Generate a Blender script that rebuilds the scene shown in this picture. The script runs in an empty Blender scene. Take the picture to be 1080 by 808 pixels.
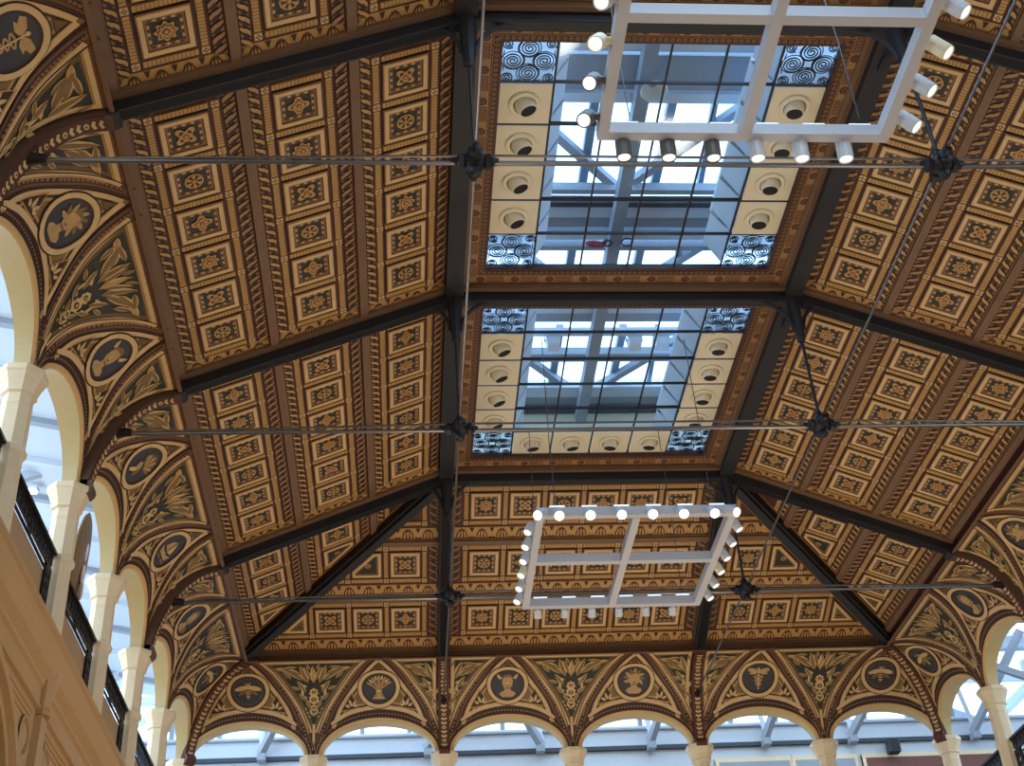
import bpy, bmesh, math, random
from mathutils import Vector, Matrix
from mathutils.geometry import delaunay_2d_cdt
random.seed(7)
sc = bpy.context.scene
COL = sc.collection
S = 2.4            # one arcade bay in metres
ZO = 4.21          # height of the arch springing above the floor, in bays
H, h, c = 1.2256, 0.6003, 0.5076   # ridge height, cove top height, cove overhang (in bays)
D0 = 0.04          # inner wall face, measured from the column axis
UP = 0.11          # coffers lie this far above the underside of the iron
pi = math.pi
sin, cos, sqrt, hypot = math.sin, math.cos, math.sqrt, math.hypot

def W(p):
    return Vector((p[0] * S, p[1] * S, (p[2] + ZO) * S))

# ------------------------------------------------------------------ materials
def lin(v):
    v /= 255.0
    return v / 12.92 if v <= 0.04045 else ((v + 0.055) / 1.055) ** 2.4

MATS = {}
def mat(name, rgb, rough=0.6, metal=0.0, var=0.14, scale=9.0, emit=None, bump=0.0):
    m = bpy.data.materials.new(name); m.use_nodes = True
    nt = m.node_tree; b = nt.nodes['Principled BSDF']
    col = (lin(rgb[0]), lin(rgb[1]), lin(rgb[2]), 1)
    b.inputs['Roughness'].default_value = rough
    b.inputs['Metallic'].default_value = metal
    tc = nt.nodes.new('ShaderNodeTexCoord'); no = nt.nodes.new('ShaderNodeTexNoise')
    no.inputs['Scale'].default_value = scale; no.inputs['Detail'].default_value = 5
    nt.links.new(tc.outputs['Object'], no.inputs['Vector'])
    mx = nt.nodes.new('ShaderNodeMix'); mx.data_type = 'RGBA'
    mx.inputs[6].default_value = tuple(x * (1 - var) for x in col[:3]) + (1,)
    mx.inputs[7].default_value = tuple(min(1, x * (1 + var)) for x in col[:3]) + (1,)
    nt.links.new(no.outputs['Fac'], mx.inputs[0])
    nt.links.new(mx.outputs[2], b.inputs['Base Color'])
    if bump:
        bp = nt.nodes.new('ShaderNodeBump'); bp.inputs['Strength'].default_value = bump
        nt.links.new(no.outputs['Fac'], bp.inputs['Height']); nt.links.new(bp.outputs['Normal'], b.inputs['Normal'])
    if emit:
        b.inputs['Emission Color'].default_value = (lin(emit[0]), lin(emit[1]), lin(emit[2]), 1)
        b.inputs['Emission Strength'].default_value = emit[3]
    MATS[name] = m
    return m

mat('cream', (218, 180, 126)); mat('tan', (166, 122, 76)); mat('gold', (196, 148, 84)); mat('yellow', (196, 150, 82))
mat('redbrown', (84, 42, 28)); mat('dark_brown', (60, 38, 27)); mat('brown', (122, 80, 50)); mat('olive', (112, 84, 44))
mat('green_black', (48, 47, 36), var=.3); mat('navy', (58, 57, 62), var=.25); mat('moulding', (120, 88, 62)); mat('umber', (140, 102, 64))
mat('pale_leaf', (212, 178, 118)); mat('mid_leaf', (132, 102, 58)); mat('rust', (132, 80, 48)); mat('figure', (190, 150, 96), var=.3, scale=14)
mat('stone', (230, 208, 170), var=.06); mat('arch_stone', (214, 172, 112), var=.06); mat('soffit_stone', (204, 184, 134), var=.06)
mat('lower_stone', (190, 150, 100), var=.08); mat('panel_board', (176, 142, 104), var=.08)
mat('iron', (34, 33, 36), rough=.6); mat('iron_brown', (92, 66, 50), rough=.7); mat('steel', (120, 118, 118), rough=.3, metal=.9)
mat('black_iron', (22, 22, 26), rough=.4, metal=.3)
mat('white_paint', (226, 228, 228), rough=.45, var=.03); mat('frame_paint', (190, 190, 194), rough=.4, var=.03)
mat('outer_white', (196, 206, 216), var=.04); mat('outer_grey', (146, 154, 164), var=.05); mat('outer_dark', (58, 64, 72), var=.1)
mat('panel_cream', (232, 220, 190), var=.03); mat('aperture', (10, 10, 10)); mat('spot_grey', (206, 206, 208), rough=.35, var=.03)
mat('spot_dark', (92, 86, 80), rough=.4); mat('spot_cream', (236, 222, 184), rough=.4)
mat('lens_bright', (255, 255, 255), emit=(255, 236, 205, 14)); mat('lens', (255, 250, 240), emit=(255, 244, 225, 1.0))
mat('strip_light', (240, 246, 255), emit=(200, 228, 255, 1.2)); mat('tube_light', (255, 255, 250), emit=(255, 255, 240, 4))
mat('brick', (112, 66, 54), var=.3, scale=30); mat('floor_wood', (186, 142, 96), var=.2, scale=3); mat('red_plastic', (150, 50, 55)); mat('shield_brown', (112, 82, 54), var=.25, rough=1.0).node_tree.nodes['Principled BSDF'].inputs['Specular IOR Level'].default_value = 0.05
mat('rig_cable', (90, 90, 92), metal=.6, rough=.4)

def glass_mat(name, rgb, tr=0.9):
    m = bpy.data.materials.new(name); m.use_nodes = True; nt = m.node_tree
    for n in list(nt.nodes): nt.nodes.remove(n)
    o = nt.nodes.new('ShaderNodeOutputMaterial'); mx = nt.nodes.new('ShaderNodeMixShader')
    t = nt.nodes.new('ShaderNodeBsdfTransparent'); g = nt.nodes.new('ShaderNodeBsdfGlossy' if tr > .8 else 'ShaderNodeBsdfTranslucent')
    t.inputs['Color'].default_value = (lin(rgb[0]), lin(rgb[1]), lin(rgb[2]), 1)
    g.inputs['Color'].default_value = (lin(rgb[0]), lin(rgb[1]), lin(rgb[2]), 1)
    if tr > .8: g.inputs['Roughness'].default_value = .05
    mx.inputs['Fac'].default_value = tr
    nt.links.new(g.outputs[0], mx.inputs[1]); nt.links.new(t.outputs[0], mx.inputs[2]); nt.links.new(mx.outputs[0], o.inputs[0])
    MATS[name] = m
glass_mat('clear_glass', (225, 238, 248), .95)
glass_mat('blue_glass', (222, 238, 252), .6)

# ------------------------------------------------------------------ mesh builder (bay units)
class MB:
    def __init__(s): s.v = []; s.f = []; s.m = []
    def face(s, pts, m):
        i = len(s.v); s.v += [tuple(p) for p in pts]; s.f.append(tuple(range(i, i + len(pts)))); s.m.append(m)
    def grid(s, rows, m, closed=False):
        i = len(s.v); n = len(rows[0])
        for r in rows: s.v += [tuple(p) for p in r]
        for a in range(len(rows) - 1):
            for b in range(n if closed else n - 1):
                b2 = (b + 1) % n
                s.f.append((i + a * n + b, i + a * n + b2, i + (a + 1) * n + b2, i + (a + 1) * n + b)); s.m.append(m)
    def hexa(s, q, m):       # q: 8 points, bottom ring then top ring
        i = len(s.v); s.v += [tuple(p) for p in q]
        for f in ((0, 1, 2, 3), (7, 6, 5, 4), (0, 4, 5, 1), (1, 5, 6, 2), (2, 6, 7, 3), (3, 7, 4, 0)):
            s.f.append(tuple(i + k for k in f)); s.m.append(m)
    def box(s, a, b, m):
        x0, y0, z0 = a; x1, y1, z1 = b
        s.hexa([(x0, y0, z0), (x1, y0, z0), (x1, y1, z0), (x0, y1, z0), (x0, y0, z1), (x1, y0, z1), (x1, y1, z1), (x0, y1, z1)], m)
    def beam(s, p, q, w, d, m, up=(0, 0, 1), lift=0.0):   # rectangular bar; underside on the p-q line (+lift)
        p, q = Vector(p), Vector(q); t = (q - p).normalized(); u = Vector(up)
        sd = t.cross(u).normalized(); u = sd.cross(t).normalized()
        a, b = p + u * lift, q + u * lift
        s.hexa([a - sd * w / 2, a + sd * w / 2, b + sd * w / 2, b - sd * w / 2,
                a - sd * w / 2 + u * d, a + sd * w / 2 + u * d, b + sd * w / 2 + u * d, b - sd * w / 2 + u * d], m)
    def tube(s, pts, r, m, n=8, cap=True):
        pts = [Vector(p) for p in pts]; rows = []
        prev = None
        for i, p in enumerate(pts):
            t = (pts[min(i + 1, len(pts) - 1)] - pts[max(i - 1, 0)]).normalized()
            a = Vector((0, 0, 1)) if abs(t.z) < .95 else Vector((1, 0, 0))
            if prev is not None: a = prev
            u = t.cross(a).normalized(); w = u.cross(t).normalized(); prev = w
            rr = r[i] if isinstance(r, (list, tuple)) else r
            rows.append([p + (u * cos(k * 2 * pi / n) + w * sin(k * 2 * pi / n)) * rr for k in range(n)])
        s.grid(rows, m, True)
        if cap: s.face(rows[0][::-1], m); s.face(rows[-1], m)
    def lathe(s, prof, o, axis, m, n=16, rot=0.0, cap=True):   # prof: (r, along axis)
        ax = Vector(axis).normalized(); a = Vector((1, 0, 0)) if abs(ax.x) < .9 else Vector((0, 1, 0))
        u = ax.cross(a).normalized(); w = ax.cross(u); o = Vector(o)
        if abs(ax.z) > .99: u, w = Vector((1, 0, 0)), Vector((0, 1, 0))
        rows = [[o + ax * z + (u * cos(rot + k * 2 * pi / n) + w * sin(rot + k * 2 * pi / n)) * r for k in range(n)] for r, z in prof]
        s.grid(rows, m, True)
        if cap: s.face(rows[0][::-1], m); s.face(rows[-1], m)
    def build(s, name, parent=None, origin=(0, 0, 0), clip=None, local=False, smooth=False):
        names = []
        for m in s.m:
            if m not in names: names.append(m)
        me = bpy.data.meshes.new(name)
        o0 = Vector(origin)
        me.from_pydata([((Vector(p) - o0) * S)[:] for p in s.v], [], s.f)
        for n in names: me.materials.append(MATS[n])
        me.polygons.foreach_set('material_index', [names.index(m) for m in s.m])
        if smooth: me.polygons.foreach_set('use_smooth', [True] * len(me.polygons))
        if clip:
            bm = bmesh.new(); bm.from_mesh(me)
            co, no = (Vector(clip[0]) - o0) * S, Vector(clip[1])
            bmesh.ops.bisect_plane(bm, geom=bm.verts[:] + bm.edges[:] + bm.faces[:], plane_co=co, plane_no=no, clear_outer=True)
            bm.to_mesh(me); bm.free()
        me.update()
        ob = bpy.data.objects.new(name, me); COL.objects.link(ob)
        if parent is not None: ob.parent = parent
        elif not local: ob.location = W(origin)
        return ob

def tag(o, label=None, cat=None, group=None, kind=None):
    if label: o['label'] = label
    if cat: o['category'] = cat
    if group: o['group'] = group
    if kind: o['kind'] = kind
    return o
def thing(name, org, label, cat, group=None, mtx=None):
    o = bpy.data.objects.new(name, None); COL.objects.link(o)
    if mtx is not None:
        o.matrix_world = Matrix.Translation(W(org)) @ mtx.to_4x4()
    else:
        o.location = W(org)
    o.empty_display_size = .2
    return tag(o, label, cat, group, 'thing' if cat else None)
def structure(o): o['kind'] = 'structure'; return o
def dup(root, loc, rot=None, label=None):
    r = root.copy(); COL.objects.link(r); r.location = W(loc)
    if rot is not None: r.rotation_euler = rot
    if label: r['label'] = label
    for ch in list(root.children):
        k = ch.copy(); COL.objects.link(k); k.parent = r
        for g in list(ch.children):
            d = g.copy(); COL.objects.link(d); d.parent = k
    return r

# ------------------------------------------------------------------ convex polygon helpers
def clip_poly(poly, hp):
    if hp is None: return poly
    a, b, k = hp; out = []
    for i in range(len(poly)):
        p, q = poly[i], poly[(i + 1) % len(poly)]
        dp, dq = a * p[0] + b * p[1] - k, a * q[0] + b * q[1] - k
        if dp <= 0: out.append(p)
        if dp * dq < 0:
            t = dp / (dp - dq); out.append((p[0] + (q[0] - p[0]) * t, p[1] + (q[1] - p[1]) * t))
    return out if len(out) >= 3 else []
def inset(poly, d):          # convex polygon moved inwards by d, [] when it collapses
    q = []
    for p in poly:
        if not q or hypot(p[0] - q[-1][0], p[1] - q[-1][1]) > 1e-5: q.append(p)
    if len(q) > 1 and hypot(q[0][0] - q[-1][0], q[0][1] - q[-1][1]) < 1e-5: q.pop()
    n = len(q)
    if n < 3: return []
    A = sum(q[i][0] * q[(i + 1) % n][1] - q[(i + 1) % n][0] * q[i][1] for i in range(n)); sg = 1 if A > 0 else -1
    L = []
    for i in range(n):
        a, b = q[i], q[(i + 1) % n]; l = hypot(b[0] - a[0], b[1] - a[1]); nx, ny = (b[1] - a[1]) / l * sg, -(b[0] - a[0]) / l * sg
        L.append((nx, ny, nx * a[0] + ny * a[1] - d))
    out = []
    for i in range(n):
        a, b = L[i - 1], L[i]; det = a[0] * b[1] - a[1] * b[0]
        if abs(det) < 1e-6: return []
        out.append(((a[2] * b[1] - a[1] * b[2]) / det, (a[0] * b[2] - a[2] * b[0]) / det))
    for i in range(n):
        a, b, c_, e = q[i], q[(i + 1) % n], out[i], out[(i + 1) % n]
        if (b[0] - a[0]) * (e[0] - c_[0]) + (b[1] - a[1]) * (e[1] - c_[1]) <= 0: return []
    return out
def area(p): return abs(sum(p[i][0] * p[(i + 1) % len(p)][1] - p[(i + 1) % len(p)][0] * p[i][1] for i in range(len(p)))) / 2
def rect(u0, u1, s0, s1): return [(u0, s0), (u1, s0), (u1, s1), (u0, s1)]

class Plane(MB):             # painter in bay-local coordinates (u along the wall, s up the slope, n into the room)
    hp = None; hp_m = 0.0
    def plate(s, poly, n, m, base=0.0):
        poly = clip_poly(poly, s.hp)
        if len(poly) < 3 or area(poly) < 2e-5: return
        s.face([(p[0], p[1], n) for p in poly], m)
        for i in range(len(poly)):
            p, q = poly[i], poly[(i + 1) % len(poly)]
            s.face([(p[0], p[1], base), (q[0], q[1], base), (q[0], q[1], n), (p[0], p[1], n)], m)
    def flat(s, poly, n, m):
        cx = sum(p[0] for p in poly) / len(poly); cy = sum(p[1] for p in poly) / len(poly)
        if s.hp and s.hp[0] * cx + s.hp[1] * cy > s.hp[2] - .015: return
        s.face([(p[0], p[1], n) for p in poly], m)
def strip_map(u0, u1, s0, s1, axis, flip):
    # (a, b): a in bay units along the strip, b in 0..1 across it
    if axis == 'u': return (u1 - u0), (lambda a, b: (u0 + a, s1 + (s0 - s1) * b) if flip else (u0 + a, s0 + (s1 - s0) * b))
    return (s1 - s0), (lambda a, b: (u1 + (u0 - u1) * b, s0 + a) if flip else (u0 + (u1 - u0) * b, s0 + a))
def leaf_band(P, u0, u1, s0, s1, axis, flip=False, base='dark_brown', col='gold', pitch=.062):
    P.plate(rect(u0, u1, s0, s1), .006, base)
    L, f = strip_map(u0, u1, s0, s1, axis, flip)
    n = int(L / pitch)
    for i in range(n):
        a = (i + .05) * L / n; k = L / n
        P.flat([f(a + x * k, y) for x, y in ((.0, .08), (.22, .04), (.5, .3), (.62, .62), (.95, .95), (.55, .98), (.3, .7), (.16, .36))], .012, col)
        P.flat([f(a + x * k, y) for x, y in ((.5, .06), (.85, .05), (1.0, .3), (.78, .34))], .012, 'umber')
        P.flat([f(a + x * k, y) for x, y in ((.05, .7), (.25, .92), (.05, .96))], .012, 'umber')
def palmette_band(P, u0, u1, s0, s1, axis, flip=False, unit=.142):
    P.plate(rect(u0, u1, s0, s1), .006, 'gold')
    L, f = strip_map(u0, u1, s0, s1, axis, flip)
    n = max(1, round(L / unit)); k = L / n
    for i in range(n):
        a = i * k
        g = lambda pts, m, nn=.010: P.flat([f(a + x * k, y) for x, y in pts], nn, m)
        g([(.20, .93), (.26, .5), (.36, .2), (.5, .08), (.64, .2), (.74, .5), (.80, .93)], 'redbrown')
        g([(.47, .9), (.44, .5), (.5, .2), (.56, .5), (.53, .9)], 'gold', .013)
        g([(.27, .88), (.33, .45), (.40, .28), (.41, .5), (.36, .9)], 'gold', .013)
        g([(.73, .88), (.67, .45), (.60, .28), (.59, .5), (.64, .9)], 'gold', .013)
        g([(.43, .9), (.40, .55), (.45, .35), (.46, .6)], 'dark_brown', .014); g([(.57, .9), (.60, .55), (.55, .35), (.54, .6)], 'dark_brown', .014)
        for sx in (0, 1):
            g([(sx, .02), (sx + (.12 if sx == 0 else -.12), .02), (sx + (.02 if sx == 0 else -.02), .42), (sx, .42)], 'dark_brown')
        g([(.0, .97), (.17, .97), (.08, .8)], 'redbrown'); g([(1., .97), (.83, .97), (.92, .8)], 'redbrown')
def ribbed(P, u0, u1, s0, s1):
    P.plate(rect(u0, u1, s0, s1), .012, 'yellow')
    if (u1 - u0) > (s1 - s0):
        n = int((u1 - u0) / .017); 
        for i in range(1, n):
            x = u0 + (u1 - u0) * i / n; P.flat(rect(x - .0028, x + .0028, s0, s1), .0128, 'umber')
    else:
        n = int((s1 - s0) / .017)
        for i in range(1, n):
            x = s0 + (s1 - s0) * i / n; P.flat(rect(u0, u1, x - .0028, x + .0028), .0128, 'umber')
def cross_square(P, u, s, r=.017):
    P.plate(rect(u - r, u + r, s - r, s + r), .014, 'cream')
    for x, y in ((.5, 0), (-.5, 0), (0, .5), (0, -.5)):
        P.flat([(u + r * (x + a) , s + r * (y + b)) for a, b in ((-.34, 0), (0, -.34), (.34, 0), (0, .34))], .0148, 'dark_brown')

# ------------------------------------------------------------------ coffers and rosettes
def rosette_mesh(kind):
    P = Plane()
    def star(r, amp, k, n, m, ph=0, sharp=1):
        pts = []
        for i in range(72):
            a = 2 * pi * i / 72; w = cos(k * (a + ph)); w = math.copysign(abs(w) ** sharp, w)
            rr = r * (1 + amp * w); pts.append((rr * cos(a), rr * sin(a), n))
        P.face(pts, m)
    if kind == 0:
        star(.045, .16, 8, .010, 'gold'); star(.034, .14, 8, .0115, 'dark_brown'); star(.029, .14, 8, .013, 'gold')
        star(.016, .1, 4, .0145, 'redbrown'); star(.010, 0, 4, .016, 'gold')
    elif kind == 1:
        star(.043, .22, 4, .010, 'gold', 0, .7); star(.031, .25, 4, .0115, 'rust', 0, .7); star(.024, .2, 4, .013, 'gold'); star(.012, 0, 4, .0145, 'dark_brown'); star(.007, 0, 4, .016, 'gold')
    elif kind == 2:
        star(.045, .03, 12, .010, 'gold'); star(.037, 0, 6, .0115, 'green_black')
        for i in range(6):
            a = pi * i / 3
            P.face([(.008 * cos(a), .008 * sin(a), .013), (.034 * cos(a - .3), .034 * sin(a - .3), .013), (.037 * cos(a), .037 * sin(a), .013), (.034 * cos(a + .3), .034 * sin(a + .3), .013)], 'gold')
        star(.010, 0, 4, .0145, 'gold')
    else:
        star(.044, .3, 4, .010, 'gold', pi / 4, .8); star(.030, .25, 4, .0115, 'redbrown', pi / 4); star(.026, .2, 4, .013, 'gold', 0); star(.015, .1, 8, .0145, 'rust'); star(.007, 0, 4, .016, 'gold')
    return P
def coffer_shape(P, poly, dots=True):
    def ring(a, b, n, m):
        o, i = inset(poly, a), inset(poly, b)
        if not i or not o: return
        if len(o) == len(i):
            for k in range(len(o)):
                k2 = (k + 1) % len(o)
                P.face([(*o[k], n), (*o[k2], n), (*i[k2], n), (*i[k], n)], m)
            for k in range(len(i)):
                k2 = (k + 1) % len(i); P.face([(*i[k], n), (*i[k2], n), (*i[k2], n - .008), (*i[k], n - .008)], m)
                P.face([(*o[k], n), (*o[k2], n), (*o[k2], n - .008), (*o[k], n - .008)], m)
    ring(0, .005, .010, 'dark_brown'); ring(.005, .010, .014, 'tan'); ring(.010, .030, .018, 'cream'); ring(.030, .034, .012, 'redbrown')
    ring(.034, .042, .010, 'umber'); ring(.042, .056, .008, 'umber')
    f = inset(poly, .056) or inset(poly, .047) or inset(poly, .038)
    if f: P.face([(*p, .004) for p in f], 'green_black')
    d = inset(poly, .049)
    if d and dots:
        for k in range(len(d)):
            p, q = d[k], d[(k + 1) % len(d)]; l = hypot(q[0] - p[0], q[1] - p[1]); n = max(1, int(l / .018))
            for j in range(n):
                t = (j + .5) / n; x, y = p[0] + (q[0] - p[0]) * t, p[1] + (q[1] - p[1]) * t
                P.face([(x + a * .0052, y + b * .0052, .0092) for a, b in ((-1, -1), (1, -1), (1, 1), (-1, 1))], 'cream' if len(d) == 4 and j % 2 else 'dark_brown')
PROTO = {}
def coffer_at(parent, u, s, fu, fs, kind):
    key = ('c', fu, fs)
    if key not in PROTO:
        P = Plane(); coffer_shape(P, rect(-fu, fu, -fs, fs)); o = P.build('coffer', local=True); PROTO[key] = o.data; bpy.data.objects.remove(o)
    if ('r', kind) not in PROTO:
        o = rosette_mesh(kind).build('rosette', local=True); PROTO[('r', kind)] = o.data; bpy.data.objects.remove(o)
    o = bpy.data.objects.new('coffer', PROTO[key]); COL.objects.link(o); o.parent = parent; o.location = (u * S, s * S, 0)
    r = bpy.data.objects.new('rosette', PROTO[('r', kind)]); COL.objects.link(r); r.parent = o

PER = .2835; Q = [.25 + .53 * k for k in range(3)]; SM = .9223   # cos of the slope
NS = hypot(2 - c, H - h); SL = ((2 - c) / NS, (H - h) / NS)
def slope_matrix(side):
    if side == 'F': X, Y = Vector((1, 0, 0)), Vector((0, -SL[0], SL[1]))
    elif side == 'L': X, Y = Vector((0, 1, 0)), Vector((SL[0], 0, SL[1]))
    else: X, Y = Vector((0, -1, 0)), Vector((-SL[0], 0, SL[1]))
    Z = X.cross(Y); m = Matrix((X, Y, Z)).transposed()
    return m
rk = 0
def slope_bay(side, uc, label, hip=0):
    """one sloping bay between two trusses; hip = +1/-1: cut by the hip on that side"""
    global rk
    org = {'F': (uc, -c, h + UP), 'L': (-3 + c, uc, h + UP), 'R': (3 - c, uc, h + UP)}[side]
    root = thing('coffered_ceiling_panel', org, label, 'ceiling panel', 'coffered bays of the sloping ceiling', slope_matrix(side))
    far = side == 'F'
    lim = 1 - c
    hp = lambda m: (hip, SM, lim - m) if hip else None
    P = Plane(); P.hp = hp(.0)
    P.plate(rect(-1, 1, -.09, 1.60), 0, 'redbrown', -.02); P.build('backing', root)
    B = Plane(); B.hp = hp(.10)                    # painted and carved borders
    M = Plane(); M.hp = hp(.08)                    # plain mouldings
    K = Plane(); K.hp = hp(.12)                    # ribbed strips and crossed squares
    n_cells = 6
    for r in range(3):
        q = Q[r]
        if far:
            M.plate(rect(-.99, .99, q - .345, q - .305), .03, 'moulding'); M.plate(rect(-.99, .99, q - .302, q - .295), .016, 'umber')
            palmette_band(B, -.95, .95, q - .29, q - .195, 'u', True)
            M.plate(rect(-.95, .95, q + .168, q + .178), .014, 'umber')
        else:
            M.plate(rect(-.99, .99, q - .283, q - .240), .03, 'moulding'); M.plate(rect(-.99, .99, q - .236, q - .231), .014, 'umber')
            leaf_band(B, -.90, .90, q - .228, q - .178, 'u', False, 'dark_brown', 'gold')
            leaf_band(B, -.90, .90, q + .182, q + .244, 'u', True, 'dark_brown', 'tan')
        a0, a1 = (-.85, .85)
        for e in (-1, 1):
            if e == hip and hip: continue
            u0, u1 = (.885, .955) if e > 0 else (-.955, -.885)
            if far:
                leaf_band(B, u0, u1, q - .17, q + .17, 's', e > 0, 'dark_brown', 'umber'); M.plate(rect(.958 if e > 0 else -.985, .985 if e > 0 else -.958, q - .3, q + .19), .02, 'moulding')
            else:
                palmette_band(B, u0 - (.0 if e > 0 else .02), u1 + (.02 if e > 0 else 0), q - .228, q + .244, 's', e < 0, .118)
        for e in (-1, 1):                          # strips along the row
            s0, s1 = (q - .165, q - .135) if e < 0 else (q + .135, q + .165)
            for i in range(n_cells):
                u0 = a0 + i * PER + .027; ribbed(K, u0, u0 + PER - .054, s0, s1)
            for i in range(n_cells + 1): cross_square(K, a0 + i * PER, (s0 + s1) / 2)
        for i in range(n_cells + 1): ribbed(K, a0 + i * PER - .0145, a0 + i * PER + .0145, q - .118, q + .118)
        fu, fs = .114, .119
        for i in range(n_cells):
            uu = a0 + (i + .5) * PER; rk += 1
            k = (i * 3 + r * 2 + int(uc * 5)) % 4
            full = rect(uu - fu, uu + fu, q - fs, q + fs)
            cp = clip_poly(full, hp(.135))
            if len(cp) == 4 and abs(area(cp) - area(full)) < 1e-6: coffer_at(root, uu, q, fu, fs, k)
            elif len(cp) >= 3 and area(cp) > .006:
                C_ = Plane(); coffer_shape(C_, cp, True)
                gx = sum(p[0] for p in inset(cp, .056) or cp) / len(inset(cp, .056) or cp); gy = sum(p[1] for p in inset(cp, .056) or cp) / len(inset(cp, .056) or cp)
                o = C_.build('cut_coffer', root)
                if area(cp) > .012:
                    D = Plane(); D.face([(gx + .02 * cos(i2 * pi / 8), gy + .02 * sin(i2 * pi / 8), .008) for i2 in range(16)], 'gold'); D.face([(gx + .010 * cos(i2 * pi / 8), gy + .010 * sin(i2 * pi / 8), .0095) for i2 in range(16)], 'dark_brown'); D.build('rosette', o)
    if hip:                                         # dark moulding that follows the hip beam
        hpf = lambda m: [(hip * (lim - m - SM * s_), s_) for s_ in (-.085, 1.56)]
        for m0, m1, n, mm in ((.03, .055, .03, 'iron_brown'), (.06, .085, .018, 'dark_brown'), (.105, .118, .014, 'umber')):
            a, b = hpf(m0), hpf(m1); MM = [a[0], a[1], b[1], b[0]]
            s_ = M.hp; M.hp = None; M.plate(MM, n, mm); M.hp = s_
    B.build('leaf_border', root); M.build('moulding', root); K.build('ribbed_strip', root)
    return root

for y, t in ((-7, 'near the left edge above the top iron beam'), (-5, 'left of the larger skylight'), (-3, 'left of the smaller skylight')):
    slope_bay('L', y, 'gilded coffered ceiling bay sloping up ' + t)
slope_bay('L', -1, 'gilded coffered ceiling bay cut to a triangle left of the left hip beam', 1)
for y, t in ((-7, 'in the top right corner of the ceiling'), (-5, 'right of the larger skylight'), (-3, 'right of the smaller skylight')):
    slope_bay('R', y, 'gilded coffered ceiling bay sloping up ' + t)
slope_bay('R', -1, 'gilded coffered ceiling bay cut to a triangle right of the right hip beam', -1)
slope_bay('F', 0, 'square coffered ceiling bay at the far end behind the lower lighting frame')
slope_bay('F', -2, 'triangular coffered ceiling bay at the far end left of the left iron rafter', -1)
slope_bay('F', 2, 'triangular coffered ceiling bay at the far end right of the right iron rafter', 1)

# ------------------------------------------------------------------ flat bays and skylights
ZF = H + UP
def ring_rect(P, a, b, cx, cy, n, m):       # square ring between half sizes a > b
    P.face([(cx - a, cy - a, n), (cx + a, cy - a, n), (cx + b, cy - b, n), (cx - b, cy - b, n)], m)
    P.face([(cx + a, cy - a, n), (cx + a, cy + a, n), (cx + b, cy + b, n), (cx + b, cy - b, n)], m)
    P.face([(cx + a, cy + a, n), (cx - a, cy + a, n), (cx - b, cy + b, n), (cx + b, cy + b, n)], m)
    P.face([(cx - a, cy + a, n), (cx - a, cy - a, n), (cx - b, cy - b, n), (cx - b, cy + b, n)], m)
def down(P, a, cx, cy, n0, n1, m):
    q = [(cx - a, cy - a), (cx + a, cy - a), (cx + a, cy + a), (cx - a, cy + a)]
    for i in range(4):
        p, r = q[i], q[(i + 1) % 4]; P.face([(*p, n0), (*r, n0), (*r, n1), (*p, n1)], m)
G = .825                                       # half size of the glazing
def surround(cy, label):
    root = thing('skylight_surround', (0, cy, ZF), label, 'ceiling frieze', 'painted friezes round the skylights')
    P = MB()                                   # n is height below the ceiling => z = -n
    ring_rect(P, .96, .94, 0, cy, ZF - .03, 'moulding'); ring_rect(P, .98, .96, 0, cy, ZF - .02, 'moulding'); down(P, .94, 0, cy, ZF - .03, ZF, 'moulding')
    ring_rect(P, .94, .93, 0, cy, ZF - .004, 'redbrown')
    P.build('outer_moulding', root, (0, cy, ZF))
    P = MB(); ring_rect(P, .934, .872, 0, cy, ZF - .006, 'tan')
    for s_ in range(4):
        R = Matrix.Rotation(s_ * pi / 2, 3, 'Z')
        f = lambda x, y, n: tuple((R @ Vector((x, y, 0))) + Vector((0, cy, ZF - n)))
        n = 9
        for i in range(n):
            x0 = -.9 + 1.8 * i / n; k = 1.8 / n; xc = x0 + k * .25
            for rr, m, nn in ((.024, 'dark_brown', .008), (.015, 'rust', .009), (.007, 'dark_brown', .010)):
                P.face([f(xc + rr * cos(a * pi / 8), .902 + rr * sin(a * pi / 8), nn) for a in range(16)], m)
            for j in range(5):
                x = x0 + k * (.47 + .1 * j); w = .0075
                P.face([f(x - w, .878, .008), f(x + w, .878, .008), f(x + w, .926, .008), f(x - w, .926, .008)], 'redbrown')
                P.face([f(x - w * .45, .884, .009), f(x + w * .45, .884, .009), f(x + w * .45, .920, .009), f(x - w * .45, .920, .009)], 'tan')
    P.build('rosette_frieze', root, (0, cy, ZF))
    P = MB(); ring_rect(P, .97, G - .006, 0, cy, ZF + .001, 'redbrown'); ring_rect(P, .872, G - .005, 0, cy, ZF - .003, 'redbrown'); ring_rect(P, .868, .862, 0, cy, ZF - .008, 'umber'); ring_rect(P, .859, .836, 0, cy, ZF - .006, 'dark_brown')
    down(P, G - .005, 0, cy, ZF - .003, ZF + .03, 'dark_brown')
    for s_ in range(4):
        R = Matrix.Rotation(s_ * pi / 2, 3, 'Z')
        f = lambda x, y, n: tuple((R @ Vector((x, y, 0))) + Vector((0, cy, ZF - n)))
        n = 56
        for i in range(n):
            x = -.847 + 1.694 * (i + .5) / n; r = .0115
            P.face([f(x + r * cos(a * pi / 4), .8475 + r * sin(a * pi / 4), .007) for a in range(8)], 'umber'); P.face([f(x + .005 * cos(a * pi / 3), .8475 + .005 * sin(a * pi / 3), .008) for a in range(6)], 'dark_brown')
            if i % 2: P.face([f(x + .003 * a, .865 + .003 * b, .009) for a, b in ((-1, -1), (1, -1), (1, 1), (-1, 1))], 'dark_brown')
    P.build('bead_border', root, (0, cy, ZF))
surround(-3, 'gilded frieze with red rosettes round the smaller farther skylight')
surround(-5, 'gilded frieze with red rosettes round the larger nearer skylight')
surround(-7, 'gilded frieze with red rosettes along the top edge of the photo')

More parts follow.
